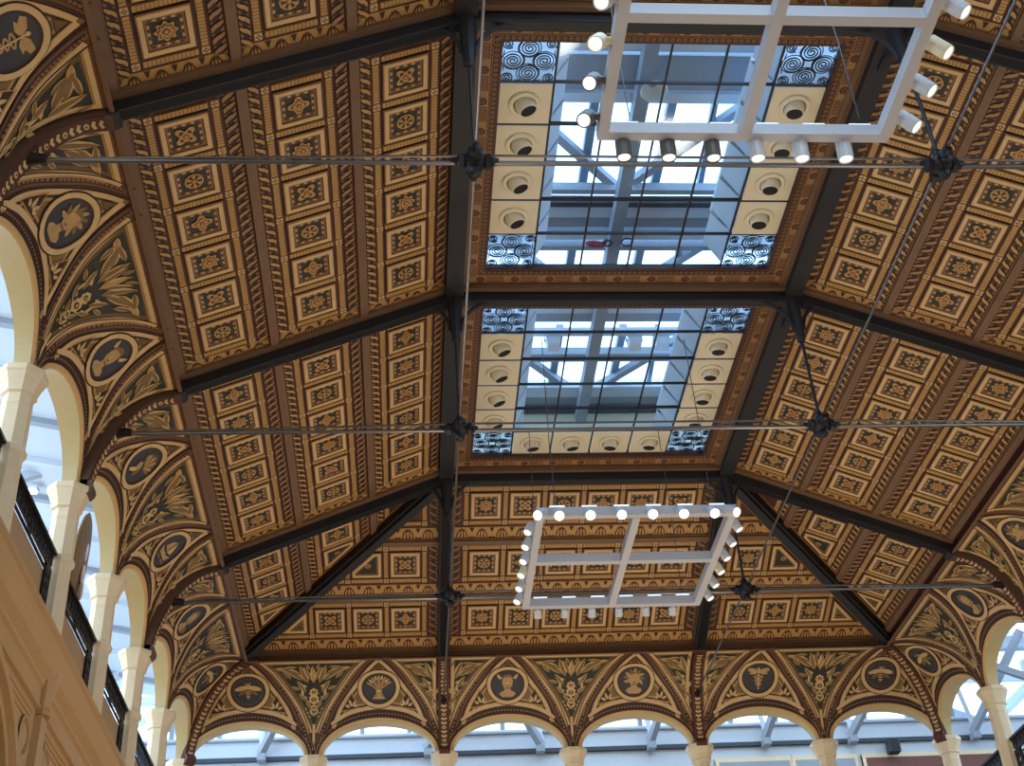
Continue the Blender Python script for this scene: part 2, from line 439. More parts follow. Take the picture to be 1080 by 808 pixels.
ZG = ZF + .03
CELL = 2 * G / 6
def spiral(P, cx, cy, r, turns, a0, sg, w, z, m, n=40):
    pts = []
    for i in range(n + 1):
        t = i / n; a = a0 + sg * t * turns * 2 * pi; rr = r * (1 - .88 * t); pts.append((cx + rr * cos(a), cy + rr * sin(a)))
    for i in range(n):
        (x0, y0), (x1, y1) = pts[i], pts[i + 1]; l = hypot(x1 - x0, y1 - y0) or 1; nx, ny = -(y1 - y0) / l * w, (x1 - x0) / l * w
        P.hexa([(x0 - nx, y0 - ny, z - .006), (x0 + nx, y0 + ny, z - .006), (x1 + nx, y1 + ny, z - .006), (x1 - nx, y1 - ny, z - .006),
                (x0 - nx, y0 - ny, z), (x0 + nx, y0 + ny, z), (x1 + nx, y1 + ny, z), (x1 - nx, y1 - ny, z)], m)
def recessed(x, y, sx, label):
    root = thing('recessed_spotlight', (x, y, ZG - .012), label, 'ceiling light', 'swivelling downlights in the skylight panels')
    o = (x, y, ZG - .012)
    P = MB(); P.lathe([(.058, 0), (.080, 0), (.082, -.006), (.076, -.012), (.060, -.012), (.056, .0), (.056, .02)], o, (0, 0, 1), 'panel_cream', 24, cap=False); P.build('trim_ring', root, o, smooth=False)
    ax = Vector((.34 if sx > .5 else (-.10 if sx < -.5 else sx * .6), .16, -1)).normalized()
    P = MB(); P.lathe([(.020, -.03), (.046, -.02), (.052, .0), (.051, .02), (.048, .055), (.045, .060), (.041, .056)], Vector(o) + Vector((0, 0, .012)), ax, 'panel_cream', 20, cap=False)
    e = P.build('eyeball', root, o, smooth=True)
    P = MB(); P.lathe([(.0415, .056), (.038, .052)], Vector(o) + Vector((0, 0, .012)), ax, 'aperture', 20); P.build('aperture', e, o)
def skylight(idx, cy, bottom_cream, simple=False):
    o = (0, cy, ZG)
    root = structure(thing('window_%d' % idx, o, None, None))
    P = MB()
    for i in range(7):
        p = -G + i * CELL; w = .0075 if i in (2, 4) else .0048
        P.box((p - .005, cy - G, ZG - .006), (p + .005, cy + G, ZG + .008), 'black_iron')
        P.box((-G, cy + p - w, ZG - .007), (G, cy + p + w, ZG + .009), 'black_iron')
    P.build('glazing_bar', root, o)
    for r in range(6):
        for q in range(6):
            x, y = -G + (q + .5) * CELL, cy - G + (r + .5) * CELL; e = CELL / 2 - .008
            corner = q in (0, 5) and r in (0, 5)
            cream = (q in (0, 5) and not corner) or (bottom_cream and r == 5 and not corner)
            P = MB()
            if cream and not simple:
                # a panel with a round hole
                n = 24; ang = [2 * pi * k / n for k in range(n)]
                outer = []
                for a in ang:
                    k = e / max(abs(cos(a)), abs(sin(a))); outer.append((x + k * cos(a), y + k * sin(a)))
                inner = [(x + .060 * cos(a), y + .060 * sin(a)) for a in ang]
                for k in range(n):
                    k2 = (k + 1) % n; P.face([(*outer[k], ZG - .01), (*outer[k2], ZG - .01), (*inner[k2], ZG - .01), (*inner[k], ZG - .01)], 'panel_cream')
                for sx in (-1, 1):
                    for sy in (-1, 1): P.face([(x + sx * e, y + sy * e, ZG - .0101), (x + sx * e * .7, y + sy * e, ZG - .0101), (x + sx * e, y + sy * e * .7, ZG - .0101)], 'panel_cream')
                P.lathe([(.06, -.01), (.06, .05), (.01, .05)], (x, y, ZG), (0, 0, 1), 'panel_cream', 16, cap=False)
                P.build('cream_panel', root, o)
            elif corner:
                P.face([(x - e, y - e, ZG), (x + e, y - e, ZG), (x + e, y + e, ZG), (x - e, y + e, ZG)], 'blue_glass'); P.build('scroll_pane', root, o)
                P = MB(); z = ZG - .008
                b = .076
                for k, (dx, dy) in enumerate(((0, b), (b, .0), (0, -b), (-b, 0))):
                    spiral(P, x + dx, y + dy, .053, 3.2, pi / 2 * (k + .5) , 1 if k % 2 else -1, .0028, z, 'black_iron', 72)
                    P.tube([(x + dx + .056 * cos(a * pi / 12), y + dy + .056 * sin(a * pi / 12), z) for a in range(25)], .0028, 'black_iron', 5, False)
                    P.tube([(x + dx * .3, y + dy * .3, z), (x + dx * .3 + dy * .25, y + dy * .3 + dx * .25, z)], .003, 'black_iron', 5)
                for dx in (-1, 1):
                    for dy in (-1, 1):
                        spiral(P, x + dx * .103, y + dy * .103, .030, 2.2, pi / 4, dx * dy, .0028, z, 'black_iron', 40)
                        P.tube([(x + dx * .06, y + dy * .12, z), (x + dx * .03, y + dy * .125, z)], .003, 'black_iron', 5)
                        P.tube([(x + dx * .12, y + dy * .06, z), (x + dx * .125, y + dy * .02, z)], .003, 'black_iron', 5)
                P.build('scroll_grille', root, o)
            elif not simple:
                P.face([(x - e, y - e, ZG), (x + e, y - e, ZG), (x + e, y + e, ZG), (x - e, y + e, ZG)], 'clear_glass'); P.build('pane', root, o)
    return root
skylight(1, -5, False); skylight(2, -3, True); skylight(3, -7, False, True)
ordn = ['first', 'second', 'third', 'fourth']
for nm, cy in (('larger', -5), ('smaller', -3)):
    for q, sd in ((0, 'left'), (5, 'right')):
        for r in range(1, 5):
            recessed(-G + (q + .5) * CELL, cy - G + (r + .5) * CELL, 1 if q == 0 else -1,
                     '%s cream swivel downlight from the top on the %s side of the %s skylight' % (ordn[r - 1], sd, nm))
for q in range(1, 5):
    recessed(-G + (q + .5) * CELL, -3 + G - .5 * CELL, .2 if q < 3 else -.2, '%s cream swivel downlight from the left along the bottom row of the smaller skylight' % ordn[q - 1])

# attic over the skylights (white boxed roof space with roof glazing)
ZA = 1.85
at = structure(thing('ceiling_attic', (0, -4, ZA), None, None))
P = MB()
for cy, y0, y1 in ((-5, -5.83, -4.17), (-3, -3.83, -2.17)):
    for sx in (-1, 1):
        xs = sx * .555
        ys = [cy - G + CELL * k for k in range(7)]
        for k in range(6):
            a, b = ys[k] + .006, ys[k + 1] - .006
            P.face([(xs, a, ZG + .02), (xs, b, ZG + .02), (xs - sx * .09, b - .02, ZG + .17), (xs - sx * .09, a, ZG + .17)], 'outer_white')
            P.face([(xs, b, ZG + .02), (xs - sx * .09, b - .02, ZG + .17), (xs, b, ZG + .17)], 'outer_white')
        P.box((min(xs - sx * .09, sx * 2.2), y0 + CELL, ZG + .17), (max(xs - sx * .09, sx * 2.2), y1 - CELL, ZG + .2), 'outer_white')
P.build('light_shaft', at, (0, -4, ZA))
P = MB()
for y0, y1, dz, m in ((-5.9, -5.34, 0, 'outer_white'), (-5.30, -5.06, .02, 'outer_grey'), (-5.05, -4.98, 0, 'outer_white'), (-4.15, -4.06, 0, 'outer_white'), (-4.04, -3.94, .03, 'outer_grey'), (-3.93, -3.86, 0, 'outer_white'),
                      (-3.30, -3.13, 0, 'outer_white'), (-3.12, -3.0, .03, 'outer_grey'), (-2.93, -2.88, 0, 'outer_white'), (-2.28, -2.16, 0, 'outer_white'), (-2.15, -2.04, .02, 'outer_grey')):
    P.box((-2.3, y0, ZA + dz), (2.3, y1, ZA + dz + .04), m)
P.box((-2.3, -1.96, ZF + .1), (2.3, -1.92, ZA + .3), 'panel_cream')
P.build('roof_board', at, (0, -4, ZA))
P = MB()
P.beam((.0, -8, ZA - .10), (.0, -1.95, ZA - .10), .075, .09, 'outer_grey')
for y, m, w in ((-4.30, 'outer_grey', .04), (-4.19, 'outer_dark', .04), (-2.66, 'outer_grey', .09), (-2.0, 'outer_dark', .05), (-5.4, 'outer_white', .05), (-3.8, 'outer_grey', .04)):
    P.beam((-2.3, y, ZA - .02), (2.3, y, ZA - .02), w, .06, m)
for y0 in (-5.0, -3.85, -2.85):
    for sx in (-1, 1):
        P.beam((0, y0 + .75, ZA + .02), (sx * .75, y0, ZA + .08), .05, .05, 'outer_grey')
        P.beam((sx * .22, y0, ZA + .08), (sx * .22, y0 + .8, ZA + .08), .05, .05, 'outer_grey'); P.beam((sx * .46, y0, ZA + .08), (sx * .50, y0 + .8, ZA + .08), .03, .05, 'outer_grey')
P.build('roof_beam', at, (0, -4, ZA))
P = MB(); P.face([(-2.3, -8, ZA + .07), (2.3, -8, ZA + .07), (2.3, -1.9, ZA + .07), (-2.3, -1.9, ZA + .07)], 'clear_glass'); P.build('roof_glass', at, (0, -4, ZA))
# things seen through the glass
lp = thing('hanging_lamp', (.04, -5.2, ZA - .15), 'white conical lamp shade seen through the top panes of the larger skylight', 'lamp')
o = (.04, -5.2, ZA - .15)
P = MB(); P.lathe([(.02, .05), (.03, .04), (.075, 0), (.07, -.003)], o, (0, 0, 1), 'white_paint', 20, cap=False); P.build('lamp_shade', lp, o)
P = MB(); P.tube([(o[0], o[1], o[2] + .05), (o[0], o[1], o[2] + .14)], .006, 'outer_grey'); P.build('stem', lp, o)
tr = thing('cable_bundle', (-.10, -3.96, ZA - .12), 'red cloth and coiled cable on the roof beam above the larger skylight', 'cable')
o = (-.10, -3.96, ZA - .12)
P = MB(); P.tube([(o[0] - .08, o[1], o[2]), (o[0] - .04, o[1] + .03, o[2] + .02), (o[0] + .02, o[1] + .02, o[2] + .005), (o[0] + .05, o[1], o[2] + .03)], [.012, .024, .02, .01], 'red_plastic', 8); P.build('cloth', tr, o)
P = MB(); P.tube([(o[0] + .17 + .035 * cos(a * pi / 8), o[1] + .035 * sin(a * pi / 8), o[2] + .01) for a in range(17)], .005, 'black_iron', 6); P.tube([(o[0] + .05 + .025 * cos(a * pi / 8), o[1] + .025 * sin(a * pi / 8), o[2]) for a in range(17)], .005, 'black_iron', 6); P.build('coil', tr, o)
for i, (x, nm) in enumerate(((-.28, 'left of the ridge beam'), (.28, 'first right of the ridge beam'), (.47, 'second right of the ridge beam'))):
    o = (x, -2.86, ZA - .03)
    f = thing('floodlight', o, 'grey floodlight above the smaller skylight, %s' % nm, 'floodlight', 'floodlights in the roof space')
    P = MB(); P.hexa([(x - .04, o[1] - .05, o[2] - .05), (x + .04, o[1] - .05, o[2] - .05), (x + .04, o[1] + .02, o[2] - .07), (x - .04, o[1] + .02, o[2] - .07), (x - .05, o[1] - .05, o[2] + .01), (x + .05, o[1] - .05, o[2] + .01), (x + .05, o[1] + .03, o[2] + .01), (x - .05, o[1] + .03, o[2] + .01)], 'spot_grey'); P.build('housing', f, o)
    P = MB(); P.tube([(x - .055, o[1], o[2]), (x - .055, o[1], o[2] + .05), (x + .055, o[1], o[2] + .05), (x + .055, o[1], o[2])], .006, 'outer_grey', 6); P.build('bracket', f, o)

# ------------------------------------------------------------------ cove: painted vault
NT = 240
_th = [pi / 2 * i / NT for i in range(NT + 1)]
_d = [D0 + (c - D0) * (1 - cos(a)) for a in _th]; _z = [h * sin(a) for a in _th]
_t = [0.0]
for i in range(NT): _t.append(_t[-1] + hypot(_d[i + 1] - _d[i], _z[i + 1] - _z[i]))
LT = _t[-1]
def cove_dz(t):
    if t >= LT: return _d[-1] + (t - LT), _z[-1], 0, -1
    if t <= 0: return D0, t, 1, 0
    lo, hi = 0, NT
    while hi - lo > 1:
        m = (lo + hi) // 2
        if _t[m] <= t: lo = m
        else: hi = m
    k = (t - _t[lo]) / (_t[hi] - _t[lo]); dx, dz = _d[hi] - _d[lo], _z[hi] - _z[lo]; l = hypot(dx, dz)
    return _d[lo] + dx * k, _z[lo] + dz * k, dz / l, -dx / l
def place(side, u, d, z):
    return (u, -d, z) if side == 'F' else ((-3 + d, u, z) if side == 'L' else (3 - d, -u, z))
class Cove(MB):
    def __init__(s, side, uc): super().__init__(); s.side = side; s.uc = uc
    def pt(s, u, t, n=0.0):
        d, z, nd, nz = cove_dz(t); return place(s.side, s.uc + u, d + nd * n, z + nz * n)
    def stroke(s, pts, w, n, m, closed=False, step=.05):
        P = resample(pts, step, closed); k = len(P); A, B = [], []
        for i in range(k):
            p, q = (P[(i - 1) % k], P[(i + 1) % k]) if closed else (P[max(i - 1, 0)], P[min(i + 1, k - 1)])
            dx, dy = q[0] - p[0], q[1] - p[1]; l = hypot(dx, dy) or 1; nx, ny = -dy / l * w / 2, dx / l * w / 2
            A.append((P[i][0] - nx, P[i][1] - ny)); B.append((P[i][0] + nx, P[i][1] + ny))
        if closed: A.append(A[0]); B.append(B[0])
        s.grid([[s.pt(*a, n) for a in A], [s.pt(*b, n) for b in B]], m)
    def fill(s, poly, n, m, g=.06):
        poly = resample(poly, .05, True); xs = [p[0] for p in poly]; ys = [p[1] for p in poly]; vs = [Vector(p) for p in poly]; k = len(vs)
        if max(xs) - min(xs) > g or max(ys) - min(ys) > g:
            x = min(xs) + g / 2
            while x < max(xs):
                y = min(ys) + g / 2
                while y < max(ys):
                    if inside((x, y), poly): vs.append(Vector((x, y)))
                    y += g
                x += g
        r = delaunay_2d_cdt(vs, [(i, (i + 1) % k) for i in range(k)], [], 1, 1e-6)
        i0 = len(s.v); s.v += [s.pt(v.x, v.y, n) for v in r[0]]
        for f in r[2]: s.f.append(tuple(i0 + j for j in f)); s.m.append(m)
    def flat(s, poly, n, m): s.face([s.pt(*p, n) for p in poly], m)
    def dots(s, pts, step, r, n, m):
        for x, y in resample(pts, step, False): s.flat([(x - r, y), (x, y - r), (x + r, y), (x, y + r)], n, m)
def inside(p, poly):
    r = False; j = len(poly) - 1
    for i in range(len(poly)):
        (xi, yi), (xj, yj) = poly[i], poly[j]
        if (yi > p[1]) != (yj > p[1]) and p[0] < (xj - xi) * (p[1] - yi) / (yj - yi) + xi: r = not r
        j = i
    return r
def resample(pts, step, closed):
    P = list(pts) + ([pts[0]] if closed else []); out = [P[0]]
    for a, b in zip(P, P[1:]):
        n = max(1, int(hypot(b[0] - a[0], b[1] - a[1]) / step + .5))
        for i in range(1, n + 1): out.append((a[0] + (b[0] - a[0]) * i / n, a[1] + (b[1] - a[1]) * i / n))
    if closed: out.pop()
    return out
def spline(pts, n=6):
    out = []
    for i in range(len(pts) - 1):
        p0, p1, p2, p3 = pts[max(i - 1, 0)], pts[i], pts[i + 1], pts[min(i + 2, len(pts) - 1)]
        for k in range(n):
            t = k / n
            out.append(tuple(.5 * (2 * p1[j] + (p2[j] - p0[j]) * t + (2 * p0[j] - 5 * p1[j] + 4 * p2[j] - p3[j]) * t * t + (3 * p1[j] - p0[j] - 3 * p2[j] + p3[j]) * t ** 3) for j in (0, 1)))
    return out + [pts[-1]]
AW, AR = .462, .287      # archivolt outer half width, rise (u, t)
IW, IR = .430, .257      # opening
def ell(w, r, n=24, a0=0, a1=pi): return [(w * cos(a0 + (a1 - a0) * i / n), r * sin(a0 + (a1 - a0) * i / n)) for i in range(n + 1)]
R_OUT = spline([(0, .822), (.095, .69), (.189, .55), (.262, .445), (.316, .352), (.364, .222)], 4)      # cream edge of lunette, right half
R_MID = spline([(.055, .84), (.15, .705), (.242, .555), (.315, .45), (.368, .36), (.42, .23), (.452, .12), (.475, .02)], 4)   # groin band centre
R_PEN = spline([(.118, .81), (.21, .69), (.298, .55), (.366, .445), (.415, .36), (.466, .25), (.488, .19)], 4)     # cream edge of pendentive
mir = lambda P: [(-x, y) for x, y in P]
def shrink(pts, d):       # move a curve to the left/right by d (2D normal offset)
    out = []
    for i, p in enumerate(pts):
        a, b = pts[max(i - 1, 0)], pts[min(i + 1, len(pts) - 1)]; dx, dy = b[0] - a[0], b[1] - a[1]; l = hypot(dx, dy) or 1
        out.append((p[0] - dy / l * d, p[1] + dx / l * d))
    return out
def corner_clip(side, uc):
    if side == 'L' and uc > -1: return ((-3, 0, 0), (1, 1, 0))
    if side == 'F' and uc < -2: return ((-3, 0, 0), (-1, -1, 0))
    if side == 'F' and uc > 2: return ((3, 0, 0), (1, -1, 0))
    if side == 'R' and uc < 1: return ((3, 0, 0), (-1, 1, 0))
    return None

def wall_bays(side, ucs, wname):
    o0 = {'F': (0, 0, 0), 'L': (-3, -4, 0), 'R': (3, -2, 0)}[side]
    root = structure(thing(wname, o0, None, None))
    for uc in ucs:
        C_ = Cove(side, uc); us = [-.5, -AW] + [AW * cos(pi - pi * i / 24) for i in range(1, 24)] + [AW, .5]
        rows = []
        for u in us:
            t0 = AR * sqrt(max(0, 1 - (u / AW) ** 2)) if abs(u) < AW else 0
            rows.append([C_.pt(u, t0 + (LT - t0) * k / 14) for k in range(15)])
        C_.grid(rows, 'redbrown')
        C_.grid([[C_.pt(u, LT) for u in us], [place(side, uc + u, c - .083, h + UP - .033) for u in us]], 'moulding')
        C_.grid([[C_.pt(u, LT - .012, .02) for u in us], [C_.pt(u, LT + .012, .02) for u in us]], 'moulding')
        C_.build('vault_ground', root, o0, corner_clip(side, uc))
        A = Cove(side, uc)
        eo, ei = ell(AW, AR, 32), ell(IW, IR, 32); em = ell(IW + .012, IR + .012, 32)
        A.grid([[A.pt(*p, .0) for p in eo], [A.pt(*p, .012) for p in eo], [A.pt(*p, .012) for p in em], [A.pt(*p, .002) for p in ei]], 'arch_stone')
        back = []
        for p in ei:
            d, z, _, _ = cove_dz(p[1]); back.append(place(side, uc + p[0], -.03, z))
        A.grid([[A.pt(*p, .002) for p in ei], back], 'soffit_stone')
        bo = []
        for p in eo:
            d, z, _, _ = cove_dz(p[1]); bo.append(place(side, uc + p[0] * 1.08, -.03, z + .1))
        A.grid([back, bo], 'soffit_stone')
        A.build('arch', root, o0, corner_clip(side, uc) if False else None)
    return root

# ---- painted figures inside a medallion; local coordinates in units of the disc radius
def fig_shapes(kind):
    E = lambda x, y, a, b, n=18, r=0: [(x + a * cos(2 * pi * i / n) * cos(r) - b * sin(2 * pi * i / n) * sin(r), y + a * cos(2 * pi * i / n) * sin(r) + b * sin(2 * pi * i / n) * cos(r)) for i in range(n)]
    F, D, K = 'figure', 'mid_leaf', 'dark_brown'; P = 'pale_leaf'
    out = []
    if kind in ('bust', 'helmet', 'wild'):
        out += [([(-.52, -.66), (-.42, -.50), (-.2, -.42), (-.17, -.1), (.17, -.1), (.2, -.42), (.42, -.50), (.52, -.66), (.3, -.84), (-.3, -.84)], F)]
        if kind == 'wild':
            for i in range(9):
                a = -.5 + i * (pi + 1.0) / 8; out.append((E(.42 * cos(a), .2 + .42 * sin(a), .3, .1, 10, a - .4), D if i % 2 else F))
        out += [(E(0, .16, .34, .48), F)]
        if kind == 'helmet':
            out += [([(-.36, .3), (-.3, .55), (-.12, .70), (.12, .70), (.3, .55), (.36, .3), (.2, .36), (-.2, .36)], D), ([(-.34, .42), (-.5, .62), (-.66, .74), (-.62, .5), (-.5, .34)], P), ([(.34, .42), (.5, .62), (.66, .74), (.62, .5), (.5, .34)], P)]
        elif kind == 'bust':
            out += [([(-.36, .1), (-.42, .4), (-.24, .66), (.04, .72), (.3, .6), (.4, .3), (.34, .1), (.26, .42), (0, .52), (-.26, .42)], D)]
        else:
            out += [([(-.3, .3), (-.28, .55), (0, .68), (.28, .55), (.3, .3), (.1, .46), (-.1, .46)], D)]
        out += [(E(-.12, .2, .07, .035, 8), K), (E(.12, .2, .07, .035, 8), K), ([(-.03, .18), (.03, .18), (.06, .0), (-.06, .0)], P), (E(0, -.09, .10, .03, 8), K), ([(-.17, -.2), (.17, -.2), (.1, -.3), (-.1, -.3)], D)]
        if kind == 'bust': out += [([(.2, -.42), (.5, -.42), (.62, -.62), (.3, -.82), (.05, -.8)], D), (E(.34, -.0, .08, .2, 10), D)]
    elif kind == 'bee':
        out += [(E(0, -.08, .15, .42), F), (E(0, .36, .14, .13), F), (E(-.4, .18, .42, .15, 14, .25), P), (E(.4, .18, .42, .15, 14, -.25), P), (E(-.34, -.1, .3, .1, 12, .6), D), (E(.34, -.1, .3, .1, 12, -.6), D)]
        for y in (-.3, -.14, .02): out.append(([(-.14, y), (.14, y), (.14, y + .06), (-.14, y + .06)], K))
        for i in range(28):
            a = 2 * pi * i / 28; out.append((E(.88 * cos(a), .88 * sin(a), .05, .05, 6), D))
        out += [([(-.05, .46), (-.2, .66), (-.16, .68), (0, .5)], F), ([(.05, .46), (.2, .66), (.16, .68), (0, .5)], F)]
    elif kind == 'sheaf':
        for i in range(9):
            a = pi / 2 + (i - 4) * .27; out.append(([(-.05, -.2), (.05, -.2), (.62 * cos(a) + .05, -.05 + .68 * sin(a)), (.62 * cos(a) - .05, -.05 + .68 * sin(a))], D if i % 2 else F)); out.append((E(.66 * cos(a), -.05 + .74 * sin(a), .2, .07, 10, a), P if i % 2 else F))
        out += [([(-.1, -.2), (.1, -.2), (.4, -.72), (-.4, -.72)], F), (E(0, -.2, .2, .08, 12), P), ([(-.28, -.55), (-.05, -.3), (0, -.3), (-.2, -.6)], D), ([(.28, -.55), (.05, -.3), (0, -.3), (.2, -.6)], D)]
    elif kind == 'caduceus':
        out += [([(-.035, -.8), (.035, -.8), (.035, .55), (-.035, .55)], P), (E(0, .6, .09, .09, 12), P)]
        for sx in (-1, 1):
            out.append(([(0, .42), (sx * .2, .62), (sx * .6, .7), (sx * .72, .5), (sx * .5, .36), (sx * .62, .26), (sx * .3, .2), (sx * .1, .28)][::sx], F))
            for k in range(3):
                y = .05 - k * .24; a = .3 - k * .06; out.append(([(sx * .02, y + .14), (sx * a, y + .05), (sx * a, y - .05), (sx * .02, y - .14), (sx * .02, y - .06), (sx * (a - .1), y - .01), (sx * (a - .1), y + .02), (sx * .02, y + .06)][::sx], F))
    elif kind == 'fan':
        for i in range(9):
            a = .1 + i * .3; out.append((E(.15 + .42 * cos(a), -.0 + .46 * sin(a), .34, .09, 12, a), F if i % 2 else D))
        out += [(E(-.1, -.2, .2, .3, 14, .5), F), (E(-.3, -.5, .3, .12, 12, .6), P), (E(.05, -.45, .12, .3, 12, -.4), D)]
    elif kind == 'ship':
        out += [([(-.7, -.1), (-.5, -.45), (.5, -.45), (.72, -.05), (.3, -.22), (-.3, -.22)], F), ([(-.04, -.2), (.04, -.2), (.04, .7), (-.04, .7)], D), ([(.06, -.1), (.5, -.02), (.34, .34), (.08, .62)], P), ([(-.06, -.1), (-.52, .0), (-.34, .4), (-.08, .62)], F), (E(.3, -.6, .3, .07, 12), D), (E(-.35, -.62, .3, .06, 12), D)]
    return out

def leaf(x, y, a, l, w, m='mid_leaf'):
    pts = [(0, 0), (.2, .75), (.5, 1), (.8, .7), (1, 0.15), (.97, -.05), (.7, -.62), (.4, -.8), (.15, -.5)]
    f = lambda k: [(x + cos(a) * l * px - sin(a) * w * py * k, y + sin(a) * l * px + cos(a) * w * py * k) for px, py in pts]
    return f(1), f(.6), m
def ornament(C_, half=0):
    """acanthus ornament of a pendentive centred on the pier; half = +1/-1 draws only that side"""
    L = []
    def both(x, y, a, l, w, m='mid_leaf'):
        for sx in (1, -1):
            if half and sx != half: continue
            L.append((leaf(x, y, a, l, w, m) if sx > 0 else tuple([[(-p, q) for p, q in g] for g in leaf(x, y, a, l, w, m)[:2]] + [m])))
    if not half:
        for a in (-.16, 0, .16): L.append(leaf(0 + a * .1, .60, pi / 2 - a * 2.2, .15, .018, 'umber'))
        L.append(leaf(0, .575, pi / 2, .17, .024, 'gold'))
    off = .04 if half else 0
    both(.045 + off, .575, 1.25, .19, .026); both(.075 + off, .60, .72, .20, .030); both(.10 + off * .8, .66, .42, .15, .026, 'umber'); both(.06 + off, .50, .95, .12, .02)
    both(.025 + off, .46, 2.2, .06, .016, 'pale_leaf'); both(.05 + off, .545, .2, .07, .014, 'pale_leaf'); both(.05 + off * .6, .43, .7, .09, .016); both(.02 + off * .6, .37, .9, .07, .014, 'umber'); both(.015 + off * .4, .32, 1.2, .05, .010, 'pale_leaf')
    both(.12 + off * .5, .735, -.15, .12, .02); both(.19 + off * .4, .70, .25, .10, .022, 'gold'); both(.17 + off * .3, .615, .9, .11, .018); both(.105 + off * .5, .52, .35, .075, .014, 'umber'); both(.085 + off * .4, .465, 1.5, .07, .012, 'pale_leaf'); both(.03 + off * .8, .70, 1.3, .07, .014, 'umber')
    for o, i, m in L:
        C_.flat(o, .010, 'pale_leaf'); C_.flat(i, .0125, m)
    C2 = [(0, .50, .028), (0, .44, .034), (0, .375, .022), (0, .325, .012)] if not half else [(half * .095, .475, .02), (half * .075, .40, .016), (half * .062, .345, .010)]
    for x, y, r in C2:
        C_.flat([(x + r * cos(k * pi / 6) * (1 + .25 * (k % 2)), y + r * sin(k * pi / 6) * (1 + .25 * (k % 2))) for k in range(12)], .011, 'pale_leaf')
        C_.flat([(x + r * .62 * cos(k * pi / 5), y + r * .5 * sin(k * pi / 5)) for k in range(10)], .013, 'dark_brown')
        C_.flat([(x + r * .3 * cos(k * pi / 4), y + r * .3 * sin(k * pi / 4)) for k in range(8)], .0145, 'gold')
    for sx in (1, -1):
        if half and sx != half: continue
        for k in range(7):
            x, y = .02 + .014 * (k % 3) + off, .30 + k * .03
            if abs(x) < .02 + (y - .25) * .5: C_.flat([(sx * x, y), (sx * (x + .016), y + .006), (sx * (x + .02), y + .02), (sx * (x + .008), y + .012)], .012, 'pale_leaf')

def lunette(side, uc, kind, label):
    C_ = Cove(side, uc); o = C_.pt(0, .52)
    root = thing('painted_lunette', o, label, 'lunette', 'painted lunettes over the arches'); cl = corner_clip(side, uc)
    Lb = spline([(.364, .222), (.30, .275), (.188, .325), (0, .353), (-.188, .325), (-.30, .275), (-.364, .222)], 4)
    field = R_OUT + Lb[1:-1] + mir(R_OUT)[::-1][:-1]
    C_.fill(field, .003, 'mid_leaf')
    C_.stroke(shrink(R_OUT[1:], -.014), .028, .006, 'cream'); C_.stroke(shrink(mir(R_OUT)[1:], .014), .028, .006, 'cream'); C_.stroke(shrink(Lb[1:-1], -.014), .03, .0065, 'cream')
    for sg in (1, -1):
        q = [(sg * x, y) for x, y in shrink(R_OUT[2:-2], -.036)]; C_.stroke(q, .007, .0055, 'dark_brown')
        q = [(sg * x, y) for x, y in shrink(R_OUT[3:-3], -.052)]; C_.stroke(q, .012, .0055, 'gold')
    C_.stroke(shrink(Lb[3:-3], -.038), .007, .0055, 'dark_brown'); C_.stroke(shrink(Lb[4:-4], -.052), .012, .0055, 'gold')
    # bead bands: over the arch and along the groin
    b1 = ell(.485, .318, 30); C_.stroke(b1, .036, .004, 'dark_brown', step=.04); C_.stroke(ell(.470, .298, 30), .008, .007, 'dark_brown'); C_.stroke(ell(.503, .336, 30)[6:-6], .006, .007, 'dark_brown')
    C_.dots(b1, .021, .0078, .007, 'tan')
    for sg in (1, -1):
        g = [(sg * x, y) for x, y in R_MID]; C_.stroke(g, .062, .0035, 'brown'); C_.stroke(g, .034, .0045, 'dark_brown'); C_.dots(g, .024, .010, .007, 'tan'); C_.dots(g, .024, .004, .0085, 'redbrown')
        C_.stroke(shrink(g, .034), .008, .0075, 'dark_brown'); C_.stroke(shrink(g, -.034), .008, .0075, 'dark_brown')
    C_.build('painted_border', root, o, cl)
    # corner triangles with a leaf
    for sg in (1, -1):
        T = Cove(side, uc); T.fill([(sg * x, y) for x, y in ((.155, .372), (.285, .345), (.215, .475), (.19, .43))], .008, 'dark_brown'); T.stroke([(sg * x, y) for x, y in ((.150, .366), (.295, .338), (.217, .488), (.186, .432))], .006, .009, 'gold', True)
        for x, y, a, l in ((.20, .375, 1.9, .05), (.21, .375, 1.2, .06), (.225, .37, .5, .04), (.19, .375, 2.6, .03)):
            T.flat([(sg * p, q) for p, q in leaf(x, y, a, l, .012)[0]], .010, 'pale_leaf')
        T.build('corner_leaf', root, o, cl)
    T = Cove(side, uc); T.fill([(-.03, .705), (.03, .705), (0, .755)], .0062, 'olive'); T.stroke([(-.036, .702), (.036, .702), (0, .764)], .006, .007, 'dark_brown', True)
    T.build('top_triangle', root, o, cl)
    # medallion: moulded ring and dark disc
    Mm = Cove(side, uc); cc = lambda r, n=40: [(r * cos(2 * pi * i / n), .522 + r * sin(2 * pi * i / n)) for i in range(n)]
    for r, w, n, m in ((.165, .008, .008, 'dark_brown'), (.1475, .028, .014, 'cream'), (.131, .006, .010, 'dark_brown'), (.124, .012, .009, 'dark_brown')): Mm.stroke(cc(r), w, n, m, True)
    Mm.fill(cc(.132), .0075, 'navy')
    mo = Mm.build('medallion', root, o, cl)
    Fg = Cove(side, uc); n = .010
    for poly, m in fig_shapes(kind):
        Fg.flat([(x * .125, .522 + y * .125) for x, y in poly], n, m); n += .0004
    Fg.build('painted_figure', mo, o, cl)
